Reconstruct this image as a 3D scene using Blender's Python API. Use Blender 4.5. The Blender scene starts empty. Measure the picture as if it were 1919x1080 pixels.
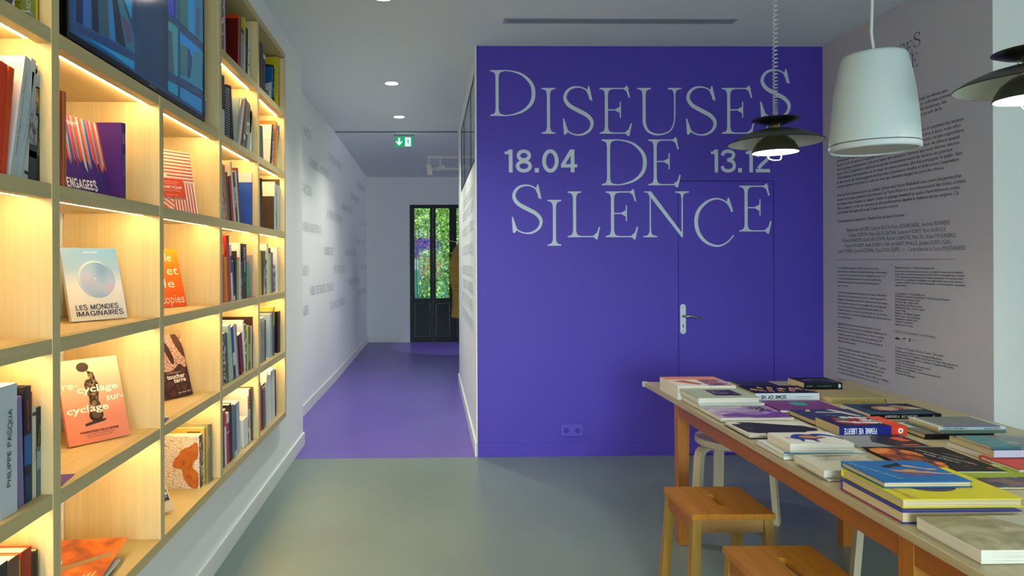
import bpy, bmesh, math, random
from mathutils import Matrix, Vector

SC = bpy.context.scene
COL = SC.collection
rnd = random.Random(7)

# ------------------------------------------------------------------ camera
F, PXX, PYY, CZ = 1250.0, 827.64, 491.0, 1.448
YAW, ROLL = math.radians(.9), math.radians(.2)
fwd = Vector((math.sin(YAW), math.cos(YAW), 0))
r0 = Vector((math.cos(YAW), -math.sin(YAW), 0)); u0 = Vector((0, 0, 1))
RV = r0 * math.cos(ROLL) - u0 * math.sin(ROLL)
UV = r0 * math.sin(ROLL) + u0 * math.cos(ROLL)
cam = bpy.data.cameras.new('camera')
cam.sensor_width = 36; cam.lens = 36 * F / 1919
cam.shift_x = (959.5 - PXX) / 1919; cam.shift_y = -(540 - PYY) / 1919
cam.clip_start = .05; cam.clip_end = 200
co = bpy.data.objects.new('camera', cam); COL.objects.link(co)
M = Matrix((RV, UV, -fwd)).transposed().to_4x4(); M.translation = (0, 0, CZ)
co.matrix_world = M
SC.camera = co
# ------------------------------------------------------------------ world, exposure
SC.view_settings.view_transform = 'Standard'; SC.view_settings.look = 'None'
SC.view_settings.gamma = 1; SC.view_settings.use_curve_mapping = False
SC.view_settings.exposure = 0.0
w = bpy.data.worlds.new('daylight'); SC.world = w; w.use_nodes = True
w.node_tree.nodes['Background'].inputs[0].default_value = (.72, .86, 1, 1)
w.node_tree.nodes['Background'].inputs[1].default_value = 1.6
# ------------------------------------------------------------------ lights of the place
def light(name, kind, loc, rot, power, col, **k):
    d = bpy.data.lights.new(name, kind); d.energy = power; d.color = col
    for a, v in k.items(): setattr(d, a, v)
    o = bpy.data.objects.new(name, d); COL.objects.link(o)
    o.location = loc; o.rotation_euler = [math.radians(a) for a in rot]
    return o
# daylight through the shop windows behind the photographer, and the sun in the garden
light('window_daylight', 'AREA', (1.6, -2.66, 1.05), (90, 0, 0), 92, (.76, .94, 1), shape='RECTANGLE', size=4.4, size_y=1.9)
light('window_sky_glow', 'AREA', (.35, -2.64, 1.35), (79, 0, -4), 15, (.74, .92, 1), shape='RECTANGLE', size=1.7, size_y=1.2, spread=math.radians(46))
light('garden_sun', 'SUN', (0, 20, 10), (35, 25, 0), 4.0, (1, .95, .85), angle=.01)
light('side_room_daylight', 'AREA', (4.9, 9.2, 1.6), (0, 90, 0), 270, (.80, .82, 1), shape='RECTANGLE', size=2.2, size_y=3.0)

def ray(x, y): return fwd + RV * ((x - PXX) / F) + UV * ((PYY - y) / F)
CAM = Vector((0, 0, CZ))
def onz(x, y, z): d = ray(x, y); return CAM + d * ((z - CZ) / d.z)
def onX(x, y, X): d = ray(x, y); return CAM + d * (X / d.x)
def onY(x, y, Y): d = ray(x, y); return CAM + d * (Y / d.y)

# ------------------------------------------------------------------ helpers
def srgb(h):
    if isinstance(h, str):
        h = h.lstrip('#'); c = [int(h[i:i + 2], 16) / 255 for i in (0, 2, 4)]
    else: c = h
    return tuple((v / 12.92 if v <= .04045 else ((v + .055) / 1.055) ** 2.4) for v in c) + (1,)
MATS = {}
def mat(col, rough=.55, metal=0, spec=.4, emit=0, name=None):
    k = (col, rough, metal, spec, emit)
    if k in MATS: return MATS[k]
    m = bpy.data.materials.new(name or 'paint_%s' % str(col).strip('#'))
    m.use_nodes = True; b = m.node_tree.nodes['Principled BSDF']
    b.inputs['Base Color'].default_value = srgb(col); b.inputs['Roughness'].default_value = rough
    b.inputs['Metallic'].default_value = metal; b.inputs['Specular IOR Level'].default_value = spec
    if emit:
        b.inputs['Emission Color'].default_value = srgb(col); b.inputs['Emission Strength'].default_value = emit
    MATS[k] = m; return m
def nodemat(name, build, rough=.5, spec=.4):
    if name in MATS: return MATS[name]
    m = bpy.data.materials.new(name); m.use_nodes = True
    nt = m.node_tree; b = nt.nodes['Principled BSDF']
    b.inputs['Roughness'].default_value = rough; b.inputs['Specular IOR Level'].default_value = spec
    build(nt, b); MATS[name] = m; return m
def ramp(nt, src, stops, interp='LINEAR'):
    r = nt.nodes.new('ShaderNodeValToRGB'); cr = r.color_ramp; cr.interpolation = interp
    while len(cr.elements) < len(stops): cr.elements.new(.5)
    for e, (p, c) in zip(cr.elements, stops): e.position = p; e.color = srgb(c)
    nt.links.new(src, r.inputs[0]); return r.outputs[0]
def coords(nt, scale=(1, 1, 1), kind='Object', rot=(0, 0, 0)):
    t = nt.nodes.new('ShaderNodeTexCoord'); mp = nt.nodes.new('ShaderNodeMapping')
    mp.inputs['Scale'].default_value = scale; mp.inputs['Rotation'].default_value = rot
    nt.links.new(t.outputs[kind], mp.inputs[0]); return mp.outputs[0]
def noise(nt, vec, scale=5, detail=4, dist=0, rough=.5):
    n = nt.nodes.new('ShaderNodeTexNoise'); n.inputs['Scale'].default_value = scale
    n.inputs['Detail'].default_value = detail; n.inputs['Distortion'].default_value = dist; n.inputs['Roughness'].default_value = rough
    nt.links.new(vec, n.inputs['Vector']); return n.outputs['Fac']
def bump(nt, b, h, strength=.2, d=.002):
    n = nt.nodes.new('ShaderNodeBump'); n.inputs['Strength'].default_value = strength; n.inputs['Distance'].default_value = d
    nt.links.new(h, n.inputs['Height']); nt.links.new(n.outputs[0], b.inputs['Normal'])
def wood(name, dark, light_, axis=2, fine=90, rough=.42):
    def f(nt, b):
        s = [fine, fine, fine]; s[axis] = 2.5
        v = coords(nt, s); n1 = noise(nt, v, 1, 3, .1)
        s2 = [7, 7, 7]; s2[axis] = .7
        n2 = noise(nt, coords(nt, s2), 1, 3, 1.2)
        a = nt.nodes.new('ShaderNodeMath'); a.operation = 'MULTIPLY_ADD'; a.inputs[1].default_value = .5
        nt.links.new(n1, a.inputs[0])
        m2 = nt.nodes.new('ShaderNodeMath'); m2.operation = 'MULTIPLY'; m2.inputs[1].default_value = .5
        nt.links.new(n2, m2.inputs[0]); nt.links.new(m2.outputs[0], a.inputs[2])
        nt.links.new(ramp(nt, a.outputs[0], [(.3, dark), (.7, light_)]), b.inputs['Base Color'])
        bump(nt, b, n1, .12, .001)
    return nodemat(name, f, rough)
def photo(name, stops, scale=6, dist=1.5, detail=5, rough=.32, stretch=(1, 1, 1), voronoi=False):
    """a printed picture: soft patches of the colours the cover shows"""
    def f(nt, b):
        v = coords(nt, stretch)
        if voronoi:
            n = nt.nodes.new('ShaderNodeTexVoronoi'); n.feature = 'DISTANCE_TO_EDGE'; n.inputs['Scale'].default_value = scale
            nt.links.new(v, n.inputs['Vector']); s = n.outputs['Distance']
        else: s = noise(nt, v, scale, detail, dist)
        nt.links.new(ramp(nt, s, stops), b.inputs['Base Color'])
    return nodemat(name, f, rough)

class MB:
    def __init__(s): s.v = []; s.f = []; s.mi = []; s.mats = []
    def m(s, mt):
        if mt is None: return 0
        if mt not in s.mats: s.mats.append(mt)
        return s.mats.index(mt)
    def poly(s, pts, mt=None):
        i = len(s.v); s.v += [tuple(p) for p in pts]; s.f.append(tuple(range(i, i + len(pts)))); s.mi.append(s.m(mt)); return s
    def hexa(s, p, mt=None):
        i = len(s.v); s.v += [tuple(q) for q in p]; k = s.m(mt)
        for f in ((0, 3, 2, 1), (4, 5, 6, 7), (0, 1, 5, 4), (1, 2, 6, 5), (2, 3, 7, 6), (3, 0, 4, 7)):
            s.f.append(tuple(i + a for a in f)); s.mi.append(k)
        return s
    def box(s, x0, x1, y0, y1, z0, z1, mt=None):
        return s.hexa([(x0, y0, z0), (x1, y0, z0), (x1, y1, z0), (x0, y1, z0), (x0, y0, z1), (x1, y0, z1), (x1, y1, z1), (x0, y1, z1)], mt)
    def ribbon(s, pts, ws, mt=None):
        n = len(pts); L = []; R = []
        for i, p in enumerate(pts):
            a = pts[max(i - 1, 0)]; b = pts[min(i + 1, n - 1)]
            dx, dy = b[0] - a[0], b[1] - a[1]; l = math.hypot(dx, dy) or 1
            wd = ws[i] if isinstance(ws, (list, tuple)) else ws
            L.append((p[0] - dy / l * wd / 2, p[1] + dx / l * wd / 2, 0)); R.append((p[0] + dy / l * wd / 2, p[1] - dx / l * wd / 2, 0))
        for i in range(n - 1): s.poly([R[i], R[i + 1], L[i + 1], L[i]], mt)
        return s
    def prism(s, pts, z0, z1, mt=None):
        n = len(pts); i = len(s.v); s.v += [(p[0], p[1], z0) for p in pts] + [(p[0], p[1], z1) for p in pts]; k = s.m(mt)
        s.f.append(tuple(i + n - 1 - a for a in range(n))); s.f.append(tuple(i + n + a for a in range(n)))
        for a in range(n): b = (a + 1) % n; s.f.append((i + a, i + b, i + n + b, i + n + a))
        s.mi += [k] * (n + 2); return s
    def lathe(s, prof, seg=40, mt=None, close=False):
        i = len(s.v); n = len(prof); k = s.m(mt)
        for a in range(seg):
            t = 2 * math.pi * a / seg
            for r, z in prof: s.v.append((r * math.cos(t), r * math.sin(t), z))
        for a in range(seg):
            b = (a + 1) % seg
            for j in range(n - 1 + (1 if close else 0)):
                j2 = (j + 1) % n
                s.f.append((i + a * n + j, i + b * n + j, i + b * n + j2, i + a * n + j2)); s.mi.append(k)
        return s
    def tube(s, pts, r, seg=8, mt=None, caps=True):
        k = s.m(mt); i = len(s.v); n = len(pts); P = [Vector(p) for p in pts]
        nrm = None
        for q in range(n):
            t = (P[min(q + 1, n - 1)] - P[max(q - 1, 0)]).normalized()
            if nrm is None: nrm = t.orthogonal().normalized()
            else: nrm = (nrm - t * nrm.dot(t)).normalized()
            bn = t.cross(nrm); rr = r[q] if isinstance(r, (list, tuple)) else r
            for a in range(seg):
                g = 2 * math.pi * a / seg; s.v.append(tuple(P[q] + nrm * (math.cos(g) * rr) + bn * (math.sin(g) * rr)))
        for q in range(n - 1):
            for a in range(seg):
                b = (a + 1) % seg; s.f.append((i + q * seg + a, i + q * seg + b, i + (q + 1) * seg + b, i + (q + 1) * seg + a)); s.mi.append(k)
        if caps:
            s.f.append(tuple(i + seg - 1 - a for a in range(seg))); s.f.append(tuple(i + (n - 1) * seg + a for a in range(seg))); s.mi += [k, k]
        return s
    def build(s, name, mt=None, parent=None, smooth=False, bevel=0, mw=None):
        me = bpy.data.meshes.new(name); me.from_pydata(s.v, [], s.f)
        if s.mats:
            for q in s.mats: me.materials.append(q)
            me.polygons.foreach_set('material_index', s.mi)
        elif mt: me.materials.append(mt)
        if smooth: me.polygons.foreach_set('use_smooth', [True] * len(me.polygons))
        o = bpy.data.objects.new(name, me); COL.objects.link(o)
        if parent: o.parent = parent
        if mw is not None: o.matrix_local = mw
        if bevel:
            b = o.modifiers.new('edge', 'BEVEL'); b.width = bevel; b.segments = 2; b.limit_method = 'ANGLE'
        return o
def thing(name, label, cat, group=None, loc=(0, 0, 0), rotz=0, mw=None):
    o = bpy.data.objects.new(name, None); COL.objects.link(o); o.empty_display_size = .05
    if mw is not None: o.matrix_world = mw
    else: o.location = loc; o.rotation_euler = (0, 0, rotz)
    o['label'] = label; o['category'] = cat
    if group: o['group'] = group
    return o
def struct(o): o['kind'] = 'structure'; return o
def frame(origin, r, u):
    r = Vector(r).normalized(); n = r.cross(Vector(u)).normalized(); u = n.cross(r)
    m = Matrix((r, u, n)).transposed().to_4x4(); m.translation = origin; return m

# ------------------------------------------------------------------ lettering
def sans_mesh(txt, size, bold=0, align='LEFT', xs=1.0, spacing=1.0, shear=0, lead=1.0, res=2):
    c = bpy.data.curves.new('letters', 'FONT'); c.body = txt; c.size = size; c.align_x = align
    c.offset = bold; c.space_character = spacing; c.shear = shear; c.resolution_u = res; c.space_line = lead; c.fill_mode = 'FRONT'
    o = bpy.data.objects.new('letters', c); me = bpy.data.meshes.new_from_object(o)
    bpy.data.objects.remove(o); bpy.data.curves.remove(c)
    if xs != 1: me.transform(Matrix.Diagonal((xs, 1, 1, 1)))
    return me
def text(name, txt, mw, size, mt, parent=None, width=None, **k):
    """flat printed line(s); width squeezes the longest line to that length"""
    me = sans_mesh(txt, size, **k)
    if width and me.vertices:
        xs = [v.co.x for v in me.vertices]; sc = width / (max(xs) - min(xs))
        me.transform(Matrix.Diagonal((sc, 1, 1, 1)))
    me.materials.append(mt); me.name = name
    o = bpy.data.objects.new(name, me); COL.objects.link(o)
    if parent: o.parent = parent
    o.matrix_local = mw; return o
# a thin book-face alphabet of capitals, drawn stroke by stroke (cap height 1)
ST, HR = .068, .026
def smoothpts(p, n=7):
    q = [p[0]] + list(p) + [p[-1]]; out = []
    for i in range(1, len(q) - 2):
        for k in range(n):
            t = k / n; a, b, c, d = q[i - 1], q[i], q[i + 1], q[i + 2]
            out.append(tuple(.5 * (2 * b[j] + (c[j] - a[j]) * t + (2 * a[j] - 5 * b[j] + 4 * c[j] - d[j]) * t * t + (3 * b[j] - a[j] - 3 * c[j] + d[j]) * t ** 3) for j in range(len(b))))
    out.append(tuple(p[-1])); return out
class SMB(MB):
    sans = .14
    def ribbon(s, pts, ws, mt=None): return MB.ribbon(s, pts, s.sans, mt)
def serif(m, x, y, up, w, s=.15):
    if isinstance(m, SMB): return
    d = 1 if up else -1
    for sd in (-1, 1):
        pts = [(x, y, 0), (x + sd * s, y, 0), (x + sd * s, y + d * HR, 0), (x + sd * (w / 2 + .05), y + d * .04, 0), (x + sd * (w / 2 + .015), y + d * .075, 0), (x + sd * w / 2, y + d * .15, 0), (x, y + d * .15, 0)]
        if sd * d > 0: m.poly(pts)
        else: m.poly(pts[::-1])
def stem(m, x, y0=0, y1=1, w=ST, b=1, t=1, s=.15):
    m.ribbon([(x, y0), (x, y1)], w)
    if b: serif(m, x, y0, True, w, s)
    if t: serif(m, x, y1, False, w, s)
def curve(m, pts): q = smoothpts(pts); m.ribbon([(a[0], a[1]) for a in q], [a[2] for a in q])
def tri(m, *p):
    if isinstance(m, SMB): return
    a = sum(p[i][0] * p[(i + 1) % len(p)][1] - p[(i + 1) % len(p)][0] * p[i][1] for i in range(len(p)))
    p = p if a > 0 else p[::-1]; m.poly([(x, y, 0) for x, y in p])
def armT(m, x0, x1): m.ribbon([(x0, 1 - HR / 2), (x1, 1 - HR / 2)], HR); tri(m, (x1 - .10, 1), (x1 - .03, 1.06), (x1 - .02, 1.0), (x1 + .03, .79), (x1, .78), (x1 - .05, .93), (x1 - .12, 1 - HR))
def armB(m, x0, x1): m.ribbon([(x0, HR / 2), (x1 - .06, HR / 2)], HR); tri(m, (x1 - .14, 0), (x1 - .09, -.05), (x1 - .06, -.05), (x1, .22), (x1 - .03, .23), (x1 - .07, .1), (x1 - .16, HR))
def glyph(m, ch):
    if isinstance(m, SMB):
        h = m.sans / 2
        if ch in 'EFÉ':
            m.ribbon([(h, 0), (h, 1)], 0); m.ribbon([(h, 1 - h), (.58, 1 - h)], 0); m.ribbon([(h, .52), (.54, .52)], 0)
            if ch != 'F': m.ribbon([(h, h), (.60, h)], 0)
            if ch == 'É': m.poly([(.22, 1.08, 0), (.34, 1.08, 0), (.48, 1.25, 0), (.34, 1.25, 0)])
            return .62
        if ch == 'L': m.ribbon([(h, 0), (h, 1)], 0); m.ribbon([(h, h), (.54, h)], 0); return .56
        if ch in 'GC':
            m.ribbon(smoothpts([(.72, .74), (.60, .90), (.40, 1 - h), (.16, .84), (h, .5), (.16, .16), (.40, h), (.60, .12), (.72, .28)]), 0)
            if ch == 'G': m.ribbon([(.44, .44), (.76, .44)], 0); m.ribbon([(.74, .0), (.74, .48)], 0)
            return .82
        if ch == 'I': m.ribbon([(h, 0), (h, 1)], 0); return .16
        if ch == 'M': m.ribbon([(h, 0), (h, 1)], 0); m.ribbon([(h + .02, .97), (.44, .05)], 0); m.ribbon([(.44, .05), (.86 - h, .97)], 0); m.ribbon([(.88 - h, 0), (.88 - h, 1)], 0); return .88
        if ch == 'N': m.ribbon([(h, 0), (h, 1)], 0); m.ribbon([(h + .02, .97), (.72 - h, .03)], 0); m.ribbon([(.74 - h, 0), (.74 - h, 1)], 0); return .74
        if ch == 'A': m.ribbon([(.05, 0), (.38, .97)], 0); m.ribbon([(.38, .97), (.71, 0)], 0); m.ribbon([(.18, .30), (.58, .30)], 0); return .76
        if ch == 'V': m.ribbon([(.05, 1), (.36, .03)], 0); m.ribbon([(.36, .03), (.67, 1)], 0); return .72
        if ch == 'W': m.ribbon([(.04, 1), (.26, .03)], 0); m.ribbon([(.26, .03), (.48, .97)], 0); m.ribbon([(.48, .97), (.70, .03)], 0); m.ribbon([(.70, .03), (.92, 1)], 0); return .96
        if ch == 'T': m.ribbon([(.32, 0), (.32, 1)], 0); m.ribbon([(0, 1 - h), (.64, 1 - h)], 0); return .64
        if ch == 'K': m.ribbon([(h, 0), (h, 1)], 0); m.ribbon([(h, .42), (.62, .98)], 0); m.ribbon([(.28, .56), (.66, .02)], 0); return .70
        if ch == 'H': m.ribbon([(h, 0), (h, 1)], 0); m.ribbon([(.70 - h, 0), (.70 - h, 1)], 0); m.ribbon([(h, .52), (.70 - h, .52)], 0); return .70
        if ch == 'U': m.ribbon([(h, 1), (h, .38)], 0); m.ribbon(smoothpts([(h, .40), (h + .03, .18), (.36, h), (.69 - h, .18), (.72 - h, .40)]), 0); m.ribbon([(.72 - h, .38), (.72 - h, 1)], 0); return .72
        if ch in 'DBPR':
            m.ribbon([(h, 0), (h, 1)], 0)
            if ch == 'D': m.ribbon(smoothpts([(h, 1 - h), (.35, 1 - h), (.62, .82), (.70, .5), (.62, .18), (.35, h), (h, h)]), 0); return .78
            m.ribbon(smoothpts([(h, 1 - h), (.38, 1 - h), (.56, .88), (.56, .62), (.38, .50), (h, .50)]), 0)
            if ch == 'B': m.ribbon(smoothpts([(h, .50), (.42, .50), (.60, .40), (.60, .16), (.42, h), (h, h)]), 0)
            if ch == 'R': m.ribbon([(.34, .5), (.60, 0)], 0)
            return .66
    if ch == 'I': stem(m, .15); return .30
    if ch == 'D':
        stem(m, .15); curve(m, [(.15, .987, HR), (.42, .985, HR), (.70, .90, .05), (.90, .70, .075), (.945, .48, .085), (.89, .27, .075), (.70, .10, .05), (.42, .015, HR), (.15, .013, HR)]); return .98
    if ch in 'EF':
        stem(m, .15); armT(m, .15, .64)
        m.ribbon([(.15, .52), (.44, .52)], HR); m.ribbon([(.455, .35), (.455, .70)], HR); tri(m, (.34, .533), (.442, .59), (.442, .45), (.34, .507))
        if ch == 'E': armB(m, .15, .71)
        return .71
    if ch == 'L': stem(m, .15); armB(m, .15, .71); return .73
    if ch == 'S':
        curve(m, [(.60, .74, .03), (.54, .93, .03), (.38, 1.015, .03), (.20, 1.0, .05), (.08, .90, .065), (.05, .76, .075), (.14, .62, .085), (.33, .51, .09), (.53, .40, .085), (.635, .26, .075), (.60, .10, .06), (.45, -.01, .045), (.27, -.02, .03), (.11, .06, .03), (.02, .26, .03)])
        tri(m, (.56, 1.04), (.58, 1.04), (.65, .73), (.62, .72), (.52, .92)); tri(m, (.0, .33), (.025, .33), (.12, .05), (.06, -.02), (.03, -.02), (.02, .0)); return .68
    if ch == 'U':
        stem(m, .15, .3, 1, ST, 0, 1); curve(m, [(.15, .42, ST), (.16, .20, ST), (.26, .04, .05), (.47, -.02, .035), (.70, .05, HR), (.80, .22, HR), (.82, .42, HR)])
        stem(m, .82, .4, 1, HR + .006, 0, 1); return .97
    if ch == 'N':
        stem(m, .15, 0, 1, HR + .004, 1, 0); m.ribbon([(.02, 1 - HR / 2), (.16, 1 - HR / 2)], HR); tri(m, (.08, 1), (.17, 1), (.87, .06), (.85, -.02), (.12, .92))
        stem(m, .85, 0, 1, HR + .004, 0, 1); return 1.0
    if ch in 'CG':
        curve(m, [(.84, .72, .03), (.76, .90, .03), (.55, 1.01, .032), (.32, .96, .05), (.12, .77, .075), (.055, .52, .085), (.11, .26, .08), (.28, .06, .06), (.52, -.02, .04), (.72, .05, .03), (.88, .21, .03)])
        tri(m, (.75, 1.03), (.78, 1.03), (.87, .74), (.84, .73), (.72, .92))
        if ch == 'G': stem(m, .80, .05, .40, ST, 0, 1, .13)
        return .92
    if ch in 'OQ':
        P = [(.5 + .43 * math.sin(a), .5 + .52 * math.cos(a), .028 + .06 * abs(math.sin(a))) for a in [2 * math.pi * i / 32 for i in range(33)]]
        m.ribbon([(p[0], p[1]) for p in P], [p[2] for p in P])
        if ch == 'Q': m.ribbon([(.5, 0), (1.0, -.25)], .05)
        return 1.0
    if ch in 'BPR':
        stem(m, .15); curve(m, [(.15, .987, HR), (.36, .985, HR), (.54, .90, .06), (.58, .75, .075), (.52, .58, .055), (.34, .50, HR), (.15, .50, HR)])
        if ch == 'B': curve(m, [(.15, .50, HR), (.40, .50, HR), (.60, .40, .06), (.65, .25, .078), (.58, .09, .055), (.38, .014, HR), (.15, .013, HR)])
        if ch == 'R': tri(m, (.30, .5), (.38, .5), (.80, .0), (.70, .0)); m.ribbon([(.66, HR / 2), (.86, HR / 2)], HR)
        return {'B': .70, 'P': .64, 'R': .84}[ch]
    if ch in 'AV':
        f = (lambda y: y) if ch == 'A' else (lambda y: 1 - y)
        m.ribbon([(.10, f(0)), (.40, f(1))], HR); m.ribbon([(.38, f(1.02)), (.74, f(0))], ST)
        for x in (.10, .74): m.ribbon([(x - .1, f(HR / 2)), (x + .1, f(HR / 2))], HR)
        if ch == 'A': m.ribbon([(.2, .36), (.62, .36)], HR)
        return .82
    if ch == 'M':
        stem(m, .12, 0, 1, HR, 1, 0, .1); m.ribbon([(.12, 1), (.50, 0)], ST); m.ribbon([(.50, 0), (.86, 1)], HR); stem(m, .88, 0, 1, ST, 1, 0, .13); return 1.02
    if ch == 'W':
        m.ribbon([(.08, 1), (.36, 0)], ST); m.ribbon([(.36, 0), (.60, 1)], HR); m.ribbon([(.58, 1), (.86, 0)], ST); m.ribbon([(.86, 0), (1.12, 1)], HR)
        for x in (.08, .59, 1.12): m.ribbon([(x - .1, 1), (x + .1, 1)], HR)
        return 1.2
    if ch == 'H': stem(m, .15); stem(m, .75); m.ribbon([(.15, .5), (.75, .5)], HR); return .90
    if ch == 'K': stem(m, .15); m.ribbon([(.17, .45), (.68, 1)], HR); m.ribbon([(.30, .58), (.74, 0)], ST); m.ribbon([(.6, 1), (.76, 1)], HR); m.ribbon([(.62, .01), (.84, .01)], HR); return .82
    if ch == 'J': stem(m, .18, -.05, 1, ST, 0, 1, .14); curve(m, [(.18, 0, ST), (.14, -.2, .04), (0, -.28, .03)]); return .34
    if ch == 'T': stem(m, .36, 0, 1, ST, 1, 0); m.ribbon([(.02, .987), (.70, .987)], HR); m.ribbon([(.03, .80), (.01, 1)], HR); m.ribbon([(.69, .80), (.71, 1)], HR); return .72
    if ch == 'X': m.ribbon([(.1, 1), (.7, 0)], ST); m.ribbon([(.1, 0), (.68, 1)], HR); return .8
    if ch == 'Y': m.ribbon([(.06, 1), (.36, .48)], ST); m.ribbon([(.36, .48), (.66, 1)], HR); stem(m, .36, 0, .5, ST, 1, 0); return .72
    if ch == 'Z': m.ribbon([(.06, .98), (.66, .98)], HR); m.ribbon([(.64, .98), (.08, .02)], ST); m.ribbon([(.06, .015), (.70, .015)], HR); return .74
    if ch == '!': m.ribbon([(.1, .25), (.1, 1)], ST); m.ribbon([(.1, 0), (.1, .08)], ST); return .2
    return .36
def layer(m):
    # each stroke a hair above the one before, so crossing strokes never share a plane
    for k, f in enumerate(m.f):
        for i in f: a, b, c = m.v[i]; m.v[i] = (a, b, 1.2e-5 * k)
def serif_line(name, txt, mw, cap, mt, parent=None, xs=1.0, track=.06, width=None, sans=0):
    m = MB(); x = 0
    if sans: track = .13
    for ch in txt:
        g = SMB() if sans else MB(); g.sans = sans; wd = glyph(g, ch); i = len(m.v)
        m.v += [(a + x, b, c) for a, b, c in g.v]; m.f += [tuple(q + i for q in f) for f in g.f]; m.mi += g.mi
        x += wd + track
    sx = cap * xs if not width else width / x
    m.v = [(a * sx, b * cap, c) for a, b, c in m.v]; layer(m)
    return m.build(name, mt, parent, mw=mw)
# ================================================================== the room
def plaster(name, c, rough=.75):
    def f(nt, b):
        b.inputs['Base Color'].default_value = srgb(c)
        bump(nt, b, noise(nt, coords(nt, (1, 1, 1)), 220, 2), .05, .001)
    return nodemat(name, f, rough, .25)
WHITE = plaster('white_wall_paint', '#e9ebe6'); CEIL = plaster('white_ceiling_paint', '#dfe7e2')
PURPLE = plaster('violet_wall_paint', '#4f3fb0', .5)
GREYW = plaster('grey_panel_paint', '#cfcbcb')
PALE = mat('#c3d0d8', .6)
def floor_mat(name, c1, c2):
    def f(nt, b):
        nt.links.new(ramp(nt, noise(nt, coords(nt, (1, 1, 1)), 1.3, 5, .4), [(.3, c1), (.7, c2)]), b.inputs['Base Color'])
        n = noise(nt, coords(nt, (1, 1, 1)), 30, 3)
        r = nt.nodes.new('ShaderNodeMapRange'); r.inputs[3].default_value = .26; r.inputs[4].default_value = .38
        nt.links.new(n, r.inputs[0]); nt.links.new(r.outputs[0], b.inputs['Roughness'])
    return nodemat(name, f, .3, .45)
FG = floor_mat('grey_green_floor_resin', '#6f7e78', '#78877f'); FP = floor_mat('violet_floor_resin', '#6350a6', '#6a57ae')
CH = 3.053; WY = 4.955; TX = 2.939; TY = 3.442; XL = -1.022; HE = 12.05
YB, YP = -2.6, 4.93
struct(MB().box(-1.6, 5.4, YB, YP, -.06, 0).build('floor_1', FG))
struct(MB().box(-1.6, 5.4, YP, HE + .1, -.06, 0).build('floor_2', FP))
m = MB(); m.box(-1.6, 5.4, YB, 8.2, CH, CH + .08)
m.hexa([(-1.6, 8.2, CH), (5.4, 8.2, CH), (5.4, HE + .1, CH - .075), (-1.6, HE + .1, CH - .075), (-1.6, 8.2, CH + .08), (5.4, 8.2, CH + .08), (5.4, HE + .1, CH + .08), (-1.6, HE + .1, CH + .08)])
struct(m.build('ceiling', CEIL))
# left wall with the hole that the bookshelf fills
S0, S1, SZ0, SZ1 = .369, 4.465, .421, 2.838
m = MB(); XB = XL - .34
m.box(XB, XL, YB, S0, 0, CH).box(XB, XL, S0, S1, 0, SZ0).box(XB, XL, S0, S1, SZ1, CH).box(XB, XL, S1, 5.31, 0, CH)
struct(m.build('wall_left', WHITE))
# corridor
m = MB(); m.hexa([(-1.5, 5.31, 0), (-1.235, 5.31, 0), (-1.18, 8.2, 0), (-1.5, 8.2, 0), (-1.5, 5.31, CH), (-1.235, 5.31, CH), (-1.18, 8.2, CH), (-1.5, 8.2, CH)])
m.hexa([(-1.5, 8.2, 0), (-1.18, 8.2, 0), (-1.155, HE, 0), (-1.5, HE, 0), (-1.5, 8.2, CH), (-1.18, 8.2, CH), (-1.155, HE, CH), (-1.5, HE, CH)])
wcl = struct(m.build('wall_corridor_left', WHITE))
# violet end wall with a door in it
D0, D1, DZ = 1.849, 2.563, 2.044; g = .004
m = MB(); m.box(.34, D0 - g, WY, WY + .07, 0, CH).box(D1 + g, TX, WY, WY + .07, 0, CH).box(D0 - g, D1 + g, WY, WY + .07, DZ + g, CH)
wb = struct(m.build('wall_back', PURPLE))
d1 = struct(MB().box(D0, D1, WY + .0005, WY + .04, .006, DZ).build('door_1', PURPLE))
MB().box(D0 - .05, D1 + .05, WY + .071, WY + .08, 0, DZ + .05).build('door_light_block', mat('#171226', .8), d1)  # dark sheet added behind the door so no light shows through its gap
struct(MB().box(.34, D0 - g, WY - .008, WY, 0, .1).box(D1 + g, TX, WY - .008, WY, 0, .1).build('baseboard_back', PURPLE))
struct(MB().box(.332, .340, WY - .012, WY + .06, 0, CH).build('trim_1', WHITE))
# corridor right wall: knee wall under glazing
RX, RE = .335, 8.05
m = MB(); m.box(RX, RX + .09, WY + .07, RE, 0, 2.215).box(RX, RX + .09, WY + .07, 5.10, 2.215, CH).box(RX, RX + .09, 7.42, RE, 2.215, CH).box(RX, RX + .09, 5.1, 7.42, 2.9, CH)
wcr = struct(m.build('wall_corridor_right', WHITE))
BLK = mat('#0c0e10', .4)
wn = MB(); 
for y in (5.10, 5.62, 6.72, 7.38): wn.box(RX + .001, RX + .010, y, y + .035, 2.215, 2.9)
wn.box(RX + .001, RX + .010, 5.1, 7.42, 2.215, 2.245).box(RX + .001, RX + .010, 5.1, 7.42, 2.87, 2.9)
win = struct(wn.build('window_1', BLK))
def glassm(nt, b):
    b.inputs['Base Color'].default_value = (.85, .93, .97, 1); b.inputs['Transmission Weight'].default_value = 1; b.inputs['Roughness'].default_value = .02; b.inputs['IOR'].default_value = 1.1
GLASS = nodemat('window_glass', glassm, .02)
for a, b_ in ((5.136, 5.619), (5.656, 6.719), (6.756, 7.379)):
    MB().box(RX + .003, RX + .006, a, b_, 2.246, 2.869).build('pane', GLASS, win)
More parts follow.
